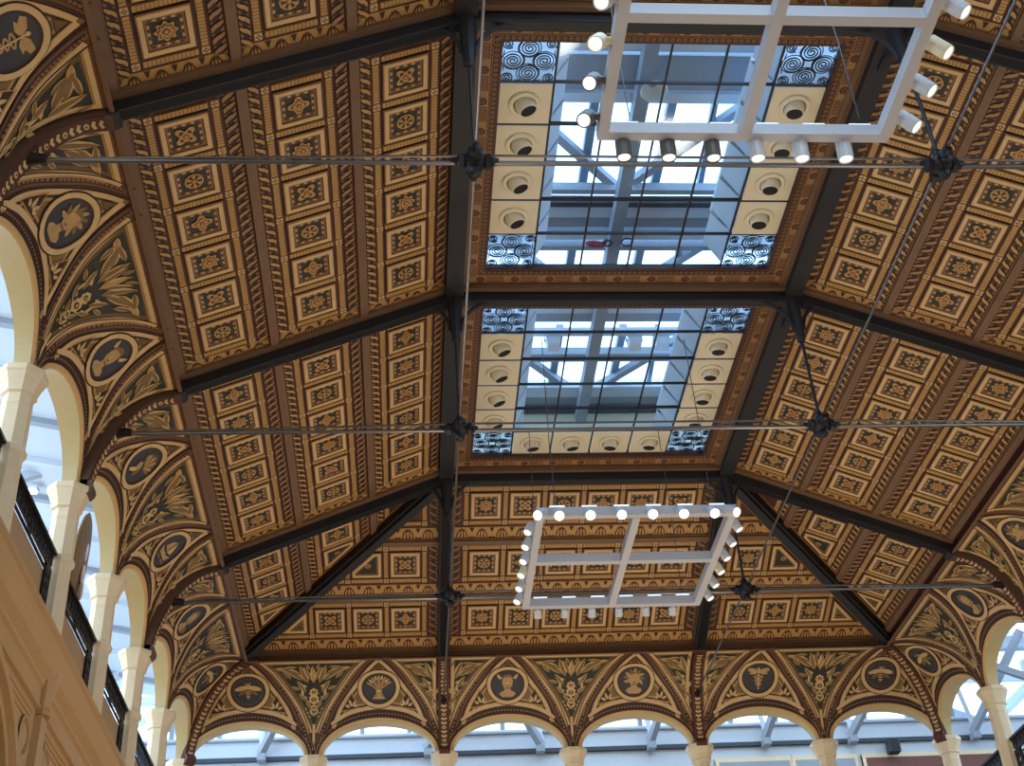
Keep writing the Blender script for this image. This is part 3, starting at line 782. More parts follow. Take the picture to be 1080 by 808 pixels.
def spandrel(side, uc, label, half=0):
    C_ = Cove(side, uc); o = C_.pt(0, .5)
    root = thing('painted_spandrel', o, label, 'spandrel', 'painted spandrels between the lunettes')
    r = [(.5 - x, y) for x, y in R_PEN]       # right edge seen from the pier: mirror of lunette's left side
    inner = shrink(r, -.0); top = .805
    for sg in ((1, -1) if not half else (half,)):
        e = [(sg * x, y) for x, y in r]
        x0 = 0.0 if not half else .058
        pl = [(sg * x, y) for x, y in [(x0, top)] + [p for p in r if p[0] > x0]] + [(sg * x0, [p[1] for p in r if p[0] > x0][-1])]
        C_.fill(pl, .003, 'olive')
        f = [(max(x - .030, x0), y) for x, y in r if x - .030 > x0]
        fld = [(sg * x, y) for x, y in [(x0 + (.03 if half else 0), top - .035)] + [(p[0], min(p[1], top - .035)) for p in f if p[0] > x0 + .03 * bool(half) and p[1] < top - .02]]
        if half: fld.append((fld[0][0], fld[-1][1]))
        else: fld.append((0, .245))
        C_.fill(fld, .005, 'green_black')
        C_.stroke(shrink(e, .013 * sg), .026, .007, 'cream'); C_.stroke([(sg * x0, top - .012), (sg * r[0][0], top - .012)], .024, .007, 'cream')
        C_.stroke(shrink(e[2:], .031 * sg), .006, .0072, 'gold'); C_.stroke([(sg * x0, top - .03), (sg * (r[0][0] - .03), top - .03)], .006, .0072, 'gold')
        if half: C_.stroke([(sg * (x0 + .012), top), (sg * (x0 + .012), .27)], .024, .0072, 'cream')
        C_.stroke([(sg * x0, top + .014), (sg * .45, top + .014)], .022, .005, 'brown')
        C_.dots([(sg * x0, top + .014), (sg * .48, top + .014)], .018, .005, .008, 'dark_brown')
    if not half: C_.stroke([(0, .25), (0, .05)], .02, .006, 'cream')
    C_.build('painted_border', root, o)
    O = Cove(side, uc)
    if half: ornament(O, half)
    else: ornament(O)
    O.build('acanthus_ornament', root, o)

LB = [-.5 - k for k in range(7)]
wall_bays('L', LB, 'wall_left'); wall_bays('F', [-2.5, -1.5, -.5, .5, 1.5, 2.5], 'wall_far'); wall_bays('R', [.5, 1.5, 2.5, 3.5, 4.5, 5.5, 6.5], 'wall_right')
for uc, k, t in ((-2.5, 'bee', 'painted lunette with a bee medallion at the left end of the far wall'), (-1.5, 'sheaf', 'painted lunette with a wheat sheaf medallion on the far wall'), (-.5, 'helmet', 'painted lunette with a winged helmet head, below the left rafter on the far wall'),
                 (.5, 'wild', 'painted lunette with a loose haired head, left of the right rafter on the far wall'), (1.5, 'caduceus', 'painted lunette with a winged staff and snakes medallion on the far wall'), (2.5, 'bee', 'painted lunette with a bee medallion at the right end of the far wall')):
    lunette('F', uc, k, t)
for uc, k, t in ((-6.5, 'caduceus', 'painted lunette with a winged staff medallion in the top left corner'), (-5.5, 'wild', 'painted lunette with a wild haired head high on the left wall'), (-4.5, 'helmet', 'painted lunette with a helmeted head between the first and second left columns from the top'),
                 (-3.5, 'fan', 'painted lunette with a fan shaped medallion below the middle left iron rib'), (-2.5, 'ship', 'painted lunette with a ship like medallion above the third left column from the top'), (-1.5, 'bust', 'painted lunette with a small portrait medallion, right under the lowest left tie rod end'), (-.5, 'bee', 'painted lunette with a dark medallion in the far left corner beside the corner rib')):
    lunette('L', uc, k, t)
for uc, k, t in ((.5, 'bee', 'painted lunette with a dark medallion in the far right corner beside the corner rib'), (1.5, 'bust', 'painted lunette with a portrait medallion under the lowest right tie rod end'), (2.5, 'wild', 'painted lunette with a head medallion cut by the right edge of the photo')):
    lunette('R', uc, k, t)
for u, t in ((-2, 'far wall, between the bee and wheat sheaf lunettes'), (0, 'far wall, between the two head lunettes'), (2, 'far wall, between the winged staff and right bee lunettes')):
    spandrel('F', u, 'triangular acanthus spandrel on the ' + t)
for u, sd in ((-1, 'left'), (1, 'right')):
    for hf, hd in ((-1, 'left'), (1, 'right')): spandrel('F', u, 'narrow acanthus half spandrel just %s of the %s rafter rib on the far wall' % (hd, sd), hf)
for u, t in ((-1, 'lowest full one on the left wall'), (-3, 'middle full one on the left wall'), (-5, 'topmost full one on the left wall')):
    spandrel('L', u, 'triangular spandrel of pale acanthus leaves, ' + t)
for u, t in ((-2, 'lowest'), (-4, 'middle'), (-6, 'top')):
    for hf, hd in ((-1, 'above'), (1, 'below')): spandrel('L', u, 'narrow acanthus half spandrel just %s the %s iron rib on the left wall' % (hd, t), hf)
spandrel('R', 1, 'triangular acanthus spandrel in the right corner below the lowest tie rod')
spandrel('R', 3, 'triangular acanthus spandrel at the right edge of the photo')
for hf, hd in ((1, 'above'), (-1, 'below')): spandrel('R', 2, 'narrow acanthus half spandrel just %s the iron rib on the right wall' % hd, hf)

# ------------------------------------------------------------------ iron roof
RIBW = .085
def cove_rib(parent, o, base, inward, m='iron_brown', prot=.064, t0=.0, dscale=1.0, husk=True):
    """curved rib on the cove. base(d,z)->point, inward = unit vector along d; sideways computed"""
    P = MB(); sd = Vector((0, 0, 1)).cross(Vector(inward)).normalized(); rows = []; so = []
    for i in range(25):
        t = t0 + (LT - t0) * i / 24; d, z, nd, nz = cove_dz(t); pr = prot * (.55 + .45 * sin(pi * min(1, .15 + i / 24)))
        a = Vector(base(d * dscale, z)); n = (Vector(inward) * nd + Vector((0, 0, nz))).normalized(); b = a + n * pr
        rows.append([a - sd * RIBW / 2, b - sd * RIBW / 2, b + sd * RIBW / 2, a + sd * RIBW / 2]); so.append((b, n))
    P.grid(rows, m); P.face(rows[0], m); P.face(rows[-1], m)
    # rounded foot
    b, n = so[0]; P.lathe([(.001, -.5 * RIBW), (.045, -.5 * RIBW), (.045, .5 * RIBW), (.001, .5 * RIBW)], b - n * .01, sd, m, 12)
    r = P.build('arched_rib', parent, o)
    P = MB()
    rows = [[bb - sd * RIBW * .46 + nn * .003, bb + sd * RIBW * .46 + nn * .003] for bb, nn in so[1:-1]]
    P.grid(rows, 'redbrown')
    for i in range(2, 24):
        (b, n), (b2, n2) = so[i - 1], so[min(i, 24)]
        t = (b2 - b); q = lambda x, y: b + t * x + sd * (y * RIBW) + n * .006
        if i % 3: P.face([q(.1, 0), q(.45, -.28), q(.85, -.2), q(.6, 0), q(.85, .2), q(.45, .28)], 'pale_leaf')
        else: P.face([q(.5 + .38 * cos(k * pi / 4), .2 * sin(k * pi / 4)) for k in range(8)], 'pale_leaf'); P.face([q(.5 + .16 * cos(k * pi / 4), .08 * sin(k * pi / 4)) + n * .002 for k in range(8)], 'dark_brown')
    P.build('husk_ornament', r, o)
def bracket(parent, o, j, dirs):
    P = MB(); j = Vector(j)
    P.lathe([(.018, -.29), (.026, -.27), (.022, -.25), (.030, -.2), (.036, -.1), (.045, .02), (.045, .06)], j, (0, 0, 1), 'iron', 8)
    P.build('post', parent, o)
    for d in dirs:
        d = Vector(d); P = MB()
        P.tube([j + d * (.03 + .21 * (1 - cos(a))) + Vector((0, 0, -.20 + .21 * sin(a))) for a in [pi / 2 * k / 8 for k in range(9)]], .011, 'iron', 6)
        P.build('curved_strut', parent, o)
names_y = {-2: 'lowest, at the far end of the smaller skylight', -4: 'middle, between the two skylights', -6: 'topmost, above the larger skylight'}
for y in (-2, -4, -6):
    o = (0, y, H)
    t = thing('roof_truss', o, 'black iron roof truss across the hall, %s' % names_y[y], 'roof truss', 'iron roof trusses')
    P = MB(); P.beam((-1, y, H), (1, y, H), .05, UP, 'iron'); P.beam((-1, y, H + .002), (1, y, H + .002), .064, .012, 'iron')
    P.beam((-.96, y + .05, H + .06), (.96, y + .05, H + .06), .03, .03, 'moulding'); P.beam((-.96, y - .05, H + .06), (.96, y - .05, H + .06), .03, .03, 'moulding')
    P.build('collar_beam', t, o)
    for sx in (-1, 1):
        a, b = (sx * 1.0, y, H), (sx * (3 - c), y, h)
        P = MB(); P.beam(a, b, .05, UP, 'iron'); P.beam(a, b, .062, .012, 'iron'); P.beam(a, b, .13, .045, 'moulding', lift=.068); P.lathe([(.028, -.045), (.028, .045)], b, (0, 1, 0), 'iron', 12); P.build('rafter', t, o)
        cove_rib(t, o, (lambda d, z, sx=sx: (sx * (3 - d), y, z)), (-sx, 0, 0))
        bracket(t, o, (sx, y, H), [(1, 0, 0), (-1, 0, 0), (0, 1, 0)] if y != -2 else [(1, 0, 0), (-1, 0, 0)])
        P = MB(); P.tube([(sx, y, H - .25), (sx, y, .38)], .009, 'iron', 6); P.build('hanger_rod', t, o)
for sx, nm in ((-1, 'left'), (1, 'right')):
    o = (sx, -5, H)
    t = thing('ridge_beam', o, 'long black iron beam along the %s side of the skylights' % nm, 'iron beam', 'iron beams beside the skylights')
    P = MB(); P.beam((sx, -9, H + .03), (sx, -2, H + .03), .085, .10, 'iron'); P.build('beam_web', t, o)
    P = MB(); P.beam((sx, -9, H + .02), (sx, -2, H + .02), .10, .014, 'iron'); P.build('bottom_flange', t, o)
    P = MB(); 
    for q in (-1, 1): P.beam((sx + q * .07, -9, H + .09), (sx + q * .07, -2.0, H + .09), .03, .03, 'moulding')
    P.build('side_moulding', t, o)
    o = (sx, -1.2, .9)
    t = thing('end_rafter', o, 'black iron rafter running down the far end slope on the %s' % nm, 'iron beam', 'iron rafters of the far end slope')
    P = MB(); P.beam((sx, -2, H), (sx, -c, h), .065, UP, 'iron'); P.beam((sx, -2, H), (sx, -c, h), .085, .014, 'iron'); P.build('rafter', t, o)
    cove_rib(t, o, (lambda d, z: (sx, -d, z)), (0, -1, 0), 'redbrown', .05)
    o = (sx * 2, -1.2, .9)
    t = thing('hip_beam', o, 'heavy dark hip beam running down to the far %s corner' % nm, 'iron beam', 'hip beams')
    a, b = (sx, -2, H), (sx * (3 - c), -c, h)
    P = MB(); P.beam(a, b, .06, .13, 'iron'); P.beam(a, b, .10, .02, 'iron', lift=.03); P.build('rafter', t, o)
    P = MB(); P.beam(a, b, .15, .03, 'iron_brown', lift=.09); P.build('upper_moulding', t, o)
    q = 1 / sqrt(2)
    cove_rib(t, o, (lambda d, z, sx=sx: (sx * (3 - d), -d, z)), (-sx * q, -q, 0), 'redbrown', .06)

# tie rods, bosses, long rods
ZT = .355
for y, nm in ((-2, 'lowest'), (-4, 'middle'), (-6, 'topmost')):
    o = (0, y, ZT)
    t = thing('tie_rod', o, 'thin double iron tie rod crossing the whole hall, %s of three' % nm, 'tie rod', 'iron tie rods')
    xe = 2.79
    P = MB(); P.tube([(-xe, y, ZT - .008), (-1, y, ZT - .008), (1, y, ZT - .008), (xe, y, ZT - .008)], .0105, 'steel', 8); P.build('main_rod', t, o)
    P = MB(); P.tube([(-xe, y, ZT), (-1, y, ZT + .035), (1, y, ZT + .035), (xe, y, ZT)], .006, 'steel', 6); P.build('upper_rod', t, o)
    for sx in (-1, 1):
        P = MB(); P.tube([(sx * (xe + .04), y, ZT), (sx * (xe - .06), y, ZT)], [.03, .02], 'black_iron', 8); P.build('end_clamp', t, o)
        P = MB(); j = (sx, y, ZT)
        P.lathe([(.01, -.075), (.022, -.07), (.03, -.055), (.018, -.04), (.045, -.02), (.05, 0), (.045, .025), (.025, .05), (.02, .075), (.012, .09)], j, (0, 0, 1), 'black_iron', 12)
        for d in ((1, 0), (-1, 0), (0, 1), (0, -1)): P.lathe([(.018, .03), (.032, .045), (.034, .065), (.02, .075), (.016, .1)], j, (d[0], d[1], 0), 'black_iron', 8)
        P.build('boss', t, o)
for sx, nm in ((-1, 'left'), (1, 'right')):
    o = (sx, -4, ZT)
    t = thing('long_rod', o, 'thin iron rod running the length of the hall through the %s bosses' % nm, 'tie rod', 'lengthwise iron rods')
    P = MB()
    for a, b in ((-9.5, -6), (-6, -4), (-4, -2), (-2, -.18)): P.tube([(sx, a + .1 * (a > -9), ZT + .01), (sx, b - (.1 if b < -1 else 0), ZT + .01)], .0065, 'steel', 6)
    P.build('rod', t, o)
    P = MB(); P.tube([(sx, -.26, ZT + .01), (sx, -.16, ZT + .01)], [.016, .026], 'black_iron', 8); P.build('end_clamp', t, o)

# ------------------------------------------------------------------ columns
ZB = -.87
def column_mesh(name, x, y, label, grp):
    o = (x, y, ZB)
    t = thing('column', o, label, 'column', grp)
    r8 = pi / 8
    P = MB(); P.lathe([(.112, 0), (.112, -.028), (.104, -.038), (.102, -.046), (.088, -.075), (.078, -.11), (.080, -.122), (.066, -.13)], (x, y, 0), (0, 0, 1), 'stone', 8, r8); P.build('capital', t, o)
    P = MB(); P.lathe([(.066, -.13), (.066, -.175), (.070, -.18), (.066, -.19), (.069, -.385), (.080, -.40), (.080, -.425), (.066, -.445)], (x, y, 0), (0, 0, 1), 'stone', 8, r8); P.build('shaft', t, o)
    P = MB(); P.lathe([(.066, -.445), (.069, ZB + .06), (.074, ZB + .04), (.074, ZB)], (x, y, 0), (0, 0, 1), 'stone', 8, r8); P.build('pedestal', t, o)
    return t
cn = {0: 'in the far left corner', -1: 'lowest one clear of the corner', -2: 'second clear of the far left corner', -3: 'middle one of the left row', -4: 'at the foot of the middle iron rib', -5: 'large, topmost and nearest in the left row', -6: 'just outside the left edge', -7: 'nearest the viewer outside the frame'}
base = column_mesh('column', -3, 0, 'cream octagonal stone column ' + cn[0], 'stone columns of the arcades')
for y in range(-1, -8, -1): dup(base, (-3, y, ZB), None, 'cream octagonal stone column in the left arcade, ' + cn[y])
for x, t in ((-2, 'first from the left'), (-1, 'below the left rafter rib'), (0, 'at the middle'), (1, 'below the right rafter rib'), (2, 'first from the right')):
    dup(base, (x, 0, ZB), None, 'cream stone column of the far wall, ' + t)
for y, t in ((0, 'in the far right corner'), (-1, 'next to the far right corner, beside the black railing'), (-2, 'just outside the right edge')): dup(base, (3, y, ZB), None, 'cream octagonal stone column ' + t)

# gallery parapets and the wall below
def parapet(side):
    sx = -1 if side == 'L' else 1
    o = (sx * 3, -4, -1.2); P = MB(); root = structure(thing('wall_gallery_left' if sx < 0 else 'wall_gallery_right', o, None, None))
    prof = [(3.2, ZB), (2.89, ZB), (2.89, ZB - .02), (2.905, ZB - .03), (2.91, ZB - .07), (2.94, ZB - .12), (2.975, ZB - .15), (2.975, ZB - .17), (2.99, ZB - .18), (2.99, ZB - .26), (2.98, ZB - .265), (2.98, ZB - .28), (3.0, ZB - .285)]
    P.grid([[(sx * x, -9, z) for x, z in prof], [(sx * x, 0.1, z) for x, z in prof]], 'lower_stone'); P.build('cornice', root, o)
    zt = ZB - .285
    for yc in (-6.93, -4.93, -2.93, -.93):
        P = MB(); aw, top = .72, -1.24 
        us = [-1] + [-.80 * cos(pi * i / 20) for i in range(21)] + [1]
        def arch(u, w, hgt): return top - .55 + hgt * sqrt(max(0, 1 - (u / w) ** 2)) if abs(u) < w else None
        rows = []
        for u in us:
            zb = arch(u, .8, .60); zb = -4.2 if zb is None else zb
            rows.append([(sx * 3, yc + u, zt), (sx * 3, yc + u, max(zb, -1.79) if abs(u) < .8 else -4.2)])
        P.grid(rows, 'lower_stone'); P.build('wall_face', root, o)
        P = MB()
        for w0, h0, x0, w1, h1, x1 in ((.86, .66, 2.985, .84, .64, 2.97), (.84, .64, 2.97, .80, .60, 2.97), (.80, .60, 2.97, .79, .59, 3.0), (.79, .59, 3.0, .75, .55, 3.0), (.75, .55, 3.0, .75, .55, 3.25)):
            e0 = [(w0 * cos(pi * i / 28), top - .55 + h0 * sin(pi * i / 28)) for i in range(29)]; e1 = [(w1 * cos(pi * i / 28), top - .55 + h1 * sin(pi * i / 28)) for i in range(29)]
            e0 = [(w0, -4.2)] + e0 + [(-w0, -4.2)]; e1 = [(w1, -4.2)] + e1 + [(-w1, -4.2)]
            P.grid([[(sx * x0, yc + a, z) for a, z in e0], [(sx * x1, yc + a, z) for a, z in e1]], 'lower_stone')
        P.build('arch', root, o)
        for q in (-1, 1):        # recessed oval and straight panel lines in the spandrel
            P = MB(); yy = yc + q * .80
            for r0, x0, r1, x1, m in ((.075, 2.988, .066, 2.985, 'lower_stone'), (.066, 2.985, .056, 2.998, 'tan'), (.056, 2.998, .03, 2.985, 'lower_stone'), (.03, 2.985, .0, 2.98, 'lower_stone')):
                P.grid([[(sx * x0, yy + r0 * cos(k * pi / 10), -1.34 + 1.25 * r0 * sin(k * pi / 10)) for k in range(20)], [(sx * x1, yy + r1 * cos(k * pi / 10), -1.34 + 1.25 * r1 * sin(k * pi / 10)) for k in range(20)]], m, True)
            P.build('oval_boss', root, o)
            P = MB()
            for k in range(3): P.tube([(sx * 2.998, yc + q * .06, zt - .03 - k * .03), (sx * 2.998, yc + q * (.90 - k * .03), zt - .03 - k * .03)], .009, 'lower_stone', 6)
            P.build('panel_line', root, o)
    for y in (-7.93, -5.93, -3.93, -1.93):
        P = MB(); P.box((sx * 2.965, y - .05, -4.2), (sx * 3.02, y + .05, zt - .03), 'lower_stone')
        P.lathe([(.045, 0), (.05, .02), (.038, .04), (.045, .09), (.06, .17), (.075, .25), (.085, .29), (.085, .305)], (sx * 2.985, y, zt - .02), (0, 0, 1), 'lower_stone', 8, pi / 8); P.build('bracket_pilaster', root, o)
parapet('L'); parapet('R')
o = (0, .1, -2)
P = MB(); P.box((-3, .0, -4.2), (3, .2, ZB - .1), 'lower_stone'); P.box((-3, -.1, ZB - .1), (3, .2, ZB), 'lower_stone'); structure(P.build('wall_far_lower', None, o))
# lower ambulatory seen through the left arch: vaulted side ceiling
P = MB(); P.box((-5, -9, -1.16), (-3.2, 0, -1.08), 'tan'); 
for y in range(-18, 0): P.box((-5, y * .5 + .1, -1.19), (-3.25, y * .5 + .16, -1.16), 'dark_brown'); P.box((-5, y * .5 + .22, -1.18), (-3.25, y * .5 + .40, -1.16), 'umber')
P.box((-5.1, -9, -4.2), (-5, 0, -1.1), 'mid_leaf'); structure(P.build('wall_side_aisle', None, (-4, -4, -1.2)))

def railing(x, y0, y1, sx, label):
    o = (x, (y0 + y1) / 2, ZB); t = thing('gallery_railing', o, label, 'railing', 'black iron gallery railings')
    a, b = y0 + .07, y1 - .07; zt = -.40
    P = MB(); P.box((x - .02, a, zt - .012), (x + .02, b, zt + .006), 'black_iron'); P.build('handrail', t, o)
    P = MB(); x0, x1 = x - .006, x + .006
    P.box((x0, a, zt - .130), (x1, b, zt - .122), 'black_iron'); P.box((x0, a, zt - .095), (x1, b, zt - .087), 'black_iron'); P.box((x0, (a + b) / 2 - .02, zt - .125), (x1, (a + b) / 2 + .02, zt - .09), 'black_iron'); P.box((x0, a, zt - .03), (x1, b, zt - .012), 'black_iron'); P.box((x0, a, zt - .118), (x1, a + .1, zt - .095), 'black_iron'); P.box((x0, b - .1, zt - .118), (x1, b, zt - .095), 'black_iron')
    n = 14
    for i in range(n):
        y = a + (b - a) * (i + .5) / n
        for rr, q in ((.026, 0), (.013, .0)): P.tube([(x, y + rr * cos(k * pi / 6), zt - .057 + rr * sin(k * pi / 6)) for k in range(13)], .0055, 'black_iron', 5, False)
        yb = a + (b - a) * i / n
        P.box((x0, yb - .006, zt - .09), (x1, yb + .006, zt - .02), 'black_iron')
    P.build('scroll_frieze', t, o)
    for e, q in ((a, 1), (b, -1)):
        P = MB(); lo, hi = sorted((e, e + q * .10)); P.box((x0, lo, ZB), (x1, lo + .016, zt - .1), 'black_iron'); P.box((x0, hi - .016, ZB), (x1, hi, zt - .1), 'black_iron')
        for k in range(6):
            z = zt - .16 - k * .058
            P.tube([(x, (lo + hi) / 2 + .026 * cos(j * pi / 6), z + .028 * sin(j * pi / 6)) for j in range(13)], .010, 'black_iron', 5, False)
        P.box((x0, lo, ZB), (x1, hi, ZB + .03), 'black_iron'); P.build('scroll_stile', t, o)
    P = MB(); P.box((min(x + sx * .008, x + sx * .02), a + .085, ZB + .01), (max(x + sx * .008, x + sx * .02), b - .085, zt - .132), 'panel_board'); P.build('backing_board', t, o)
for y0, t in ((-6, 'partly outside the left edge'), (-5, 'topmost in view on the left'), (-4, 'second from the top on the left'), (-3, 'third from the top on the left'), (-2, 'fourth from the top on the left'), (-1, 'lowest, next to the far left corner')):
    railing(-3.01, y0, y0 + 1, -1, 'black scrolled railing with tan board between left columns, ' + t)
railing(3.01, -1, 0, 1, 'black scrolled iron railing at the bottom right between the right columns'); railing(3.01, -2, -1, 1, 'black scrolled iron railing at the lower right edge of the photo')

# round painted shield hanging behind a left column
o = (-3.30, -2.52, .36)
t = thing('hanging_shield', o, 'brown oval painted shield hanging behind the left columns', 'shield')
P = MB(); P.lathe([(.001, .03), (.20, .025), (.30, .012), (.33, 0), (.32, -.012), (.001, -.012)], o, (.92, .16, -.1), 'shield_brown', 36); P.build('disc', t, o)
P = MB(); 
for dx, dz, r in ((0, .08, .07), (0, -.06, .06), (.03, -.16, .05)): P.lathe([(.001, .036), (r, .030), (r, .02)], (o[0] + .005, o[1] + dx, o[2] + dz), (.92, .16, -.1), 'umber', 14)
P.build('painted_face', t, o)

# ------------------------------------------------------------------ outer glazed galleries
og = (0, 1.5, .7)
g = structure(thing('wall_outer_far', og, None, None))
P = MB(); P.box((-6, 1.5, -4.2), (6, 1.6, .53), 'outer_white'); P.box((-6, 1.46, .525), (6, 1.5, .56), 'outer_dark'); P.box((-6, 1.5, .56), (6, 1.58, .755), 'outer_white'); P.box((-6, 1.47, .71), (6, 1.5, .725), 'outer_grey'); P.build('wall_panel', g, og)
P = MB()
for k in range(-14, 15): P.box((k * .42 - .02, 1.5, .755), (k * .42 + .02, 1.56, 1.3), 'outer_grey')
P.box((-6, 1.49, 1.1), (6, 1.57, 1.16), 'outer_white'); P.build('mullion', g, og)
P = MB(); P.face([(-6, 1.53, .755), (6, 1.53, .755), (6, 1.53, 1.3), (-6, 1.53, 1.3)], 'clear_glass'); P.build('pane', g, og)
P = MB()
for x, dx in ((-2.55, .5), (-1.1, .5), (-.1, -.55), (.9, .3), (1.95, .3), (2.75, .45), (3.9, .4)):
    P.beam((x, 1.40, .545), (x + dx, .75, 1.25), .055, .06, 'outer_grey'); P.beam((x, 1.42, .56), (x - .08, 1.46, 1.2), .045, .04, 'outer_white'); P.box((x - .035, 1.36, .50), (x + .035, 1.47, .56), 'outer_grey')
P.build('roof_strut', g, og)
# frames of the far wall under the trim, right half
P = MB()
for x0, x1 in ((1.5, 2.15), (2.2, 2.75), (2.85, 4.5)): 
    P.box((x0 - .03, 1.47, .30), (x1 + .03, 1.5, .42), 'stone'); P.box((x0, 1.465, -.6), (x1, 1.48, .38), 'outer_grey' if x1 < 2.8 else 'brick')
    P.box((x0 - .03, 1.46, -.6), (x0, 1.5, .40), 'stone')
P.build('window_frame', g, og)
# roof sheet over the far gallery
P = MB(); 
for y0, y1, m in ((.25, .6, 'outer_white'), (.95, 1.2, 'outer_white')): P.box((-5, y0, 1.3), (5, y1, 1.34), m)
P.build('roof_board', g, og)
for sx, nm in ((-1, 'left'), (1, 'right')):
    og = (sx * 4.5, -3, 1.2); g = structure(thing('wall_outer_' + nm, og, None, None))
    P = MB(); X = sx * (5.2 if sx < 0 else 5.0)
    P.box((min(X, X + sx * .1), -9, -4.2), (max(X, X + sx * .1), 4, -1.6 if sx < 0 else .5), 'outer_white'); 
    P.box((min(X - sx * .03, X), -9, .50 if sx > 0 else -1.6), (max(X - sx * .03, X), 4, .54 if sx > 0 else -1.56), 'outer_dark'); P.build('wall_panel', g, og)
    P = MB()
    if sx < 0:
        P.face([(-3.2, -9, 1.05), (-5.2, -9, 1.5), (-5.2, 1.4, 1.5), (-3.2, 1.4, 1.05)], 'outer_white')
        for k in range(-18, 3):
            y = k * .5; P.beam((-3.2, y, 1.01), (-5.2, y, 1.46), .05, .05, 'outer_white' if k % 2 else 'outer_grey')
    else:
        for k in range(-9, 3): P.box((3.4, k * .62, 1.3), (5.0, k * .62 + .07, 1.36), 'outer_grey')
        P.box((3.3, -9, 1.3), (3.7, 1.4, 1.36), 'outer_white')
    P.build('roof_board', g, og)
    P = MB()
    for k in range(-17, 4):
        y = k * .55 + .2
        if sx > 0: P.box((X, y - .03, .5), (X + .06, y + .03, 1.9), 'outer_grey'); 
        P.beam((X - sx * .1, y, .5), (sx * 3.5, y + .3, 1.25), .05, .06, 'outer_grey' if sx > 0 else 'outer_white') if k % 2 else None
    for z in ((.85, .92), (1.32, 1.4)):
        if sx > 0: P.box((X - .02, -9, z[0]), (X + .05, 4, z[1]), 'outer_grey')
    P.build('roof_strut', g, og)
o = (-3.84, -2.16, 1.12)
t = thing('strip_light', o, 'bright white strip light seen between the top left columns', 'ceiling light')
P = MB(); P.box((o[0] - .1, o[1] - .03, o[2]), (o[0] + .1, o[1] + .03, o[2] + .03), 'white_paint'); P.build('housing', t, o)
P = MB(); P.box((o[0] - .09, o[1] - .035, o[2] - .015), (o[0] + .09, o[1] + .02, o[2]), 'tube_light'); P.build('tube', t, o)
o = (3.05, 1.40, .44)
t = thing('loudspeaker', o, 'small dark box on the white beam beside the far right corner column', 'loudspeaker')
P = MB(); P.box((o[0] - .0, o[1] - .06, o[2] - .05), (o[0] + .10, o[1] + .04, o[2] + .07), 'outer_dark'); P.build('housing', t, o)
P = MB(); P.box((o[0] + .01, o[1] - .065, o[2] - .04), (o[0] + .09, o[1] - .06, o[2] + .06), 'black_iron'); P.build('grille', t, o)

# ------------------------------------------------------------------ lighting frames and spotlights
ZR = .05; BW, BH = .042, .055
def rig(name, x0, x1, y0, y1, yc, label):
    o = ((x0 + x1) / 2, (y0 + y1) / 2, ZR); t = thing('lighting_frame', o, label, 'lighting frame', 'hanging white lighting frames')
    xm = (x0 + x1) / 2
    def bar(nm, a, b):
        P = MB(); P.beam(a, b, BW, BH, 'frame_paint'); return P.build(nm, t, o)
    s1, s2, s3 = bar('side_bar', (x0, y0 + BW / 2, ZR), (x0, y1 - BW / 2, ZR)), bar('side_bar', (x1, y0 + BW / 2, ZR), (x1, y1 - BW / 2, ZR)), bar('middle_bar', (xm, y0 + BW / 2, ZR - .002), (xm, y1 - BW / 2, ZR - .002))
    ends = [bar('cross_bar', (x0 - BW / 2, y, ZR), (x1 + BW / 2, y, ZR)) for y in (y0, y1)] + [bar('cross_bar', (x0, yc, ZR + .002), (x1, yc, ZR + .002))]
    for e, y in zip(ends[:2], (y0, y1)):
        P = MB()
        for k in range(6):
            x = x0 + (x1 - x0) * (k + .3) / 6; P.box((x, y - .012, ZR + BH), (x + .085, y + .012, ZR + BH + .014), 'strip_light')
        P.build('uplight_strip', e, o)
    P = MB()
    for x in (x0, x1):
        for k in range(4):
            y = y0 + (y1 - y0) * (k + .4) / 4; P.tube([(x, y + .03 * cos(a * pi / 6), ZR + BH + .03 * sin(a * pi / 6)) for a in range(7)], .004, 'rig_cable', 5)
    P.build('cable_loop', t, o)
    for x in (x0 + .1, x1 - .1):
        for y in (y0 + .05, y1 - .05):
            P = MB(); P.tube([(x, y, ZR + BH), (x * 1.02, y, ZR + .5), (x, y, ZF if y < -2.2 else ZF + .0)], .0028, 'rig_cable', 5); P.build('suspension_cable', t, o)
    return t
RX0, RX1 = -.545, .545
rig('lighting_frame', RX0, RX1, -3.56, -2.43, -3.01, 'white rectangular lighting frame with lit lamps hanging before the far slope')
rig('lighting_frame', RX0, RX1, -7.6, -6.44, -6.99, 'large white lighting frame hanging in front of the larger skylight at the top')
def spot(x, y, out, aim, label, body='spot_grey', lens='lens', grp='spotlights on the lighting frames', L=.085, r=.030):
    p = Vector((x, y, ZR + .02)); o = tuple(p); t = thing('spotlight', o, label, 'spotlight', grp)
    out = Vector(out); a = Vector(aim).normalized(); cpt = p + out * .065 + Vector((0, 0, -.01))
    P = MB(); P.tube([p, p + out * .04, cpt], [.014, .014, .012], body, 8); P.build('arm', t, o)
    P = MB(); P.lathe([(.020, -L * .55), (r, -L * .48), (r, L * .45), (r * .93, L * .55), (r * .8, L * .50)], cpt, a, body, 16, cap=False); P.lathe([(.0005, -L * .55), (.020, -L * .55)], cpt, a, body, 16, cap=False); P.build('housing', t, o, smooth=False)
    P = MB(); P.lathe([(r * .86, L * .46), (r * .80, L * .50)], cpt, a, lens, 16); P.build('lens', t, o)
od = ['first', 'second', 'third', 'fourth', 'fifth', 'sixth']
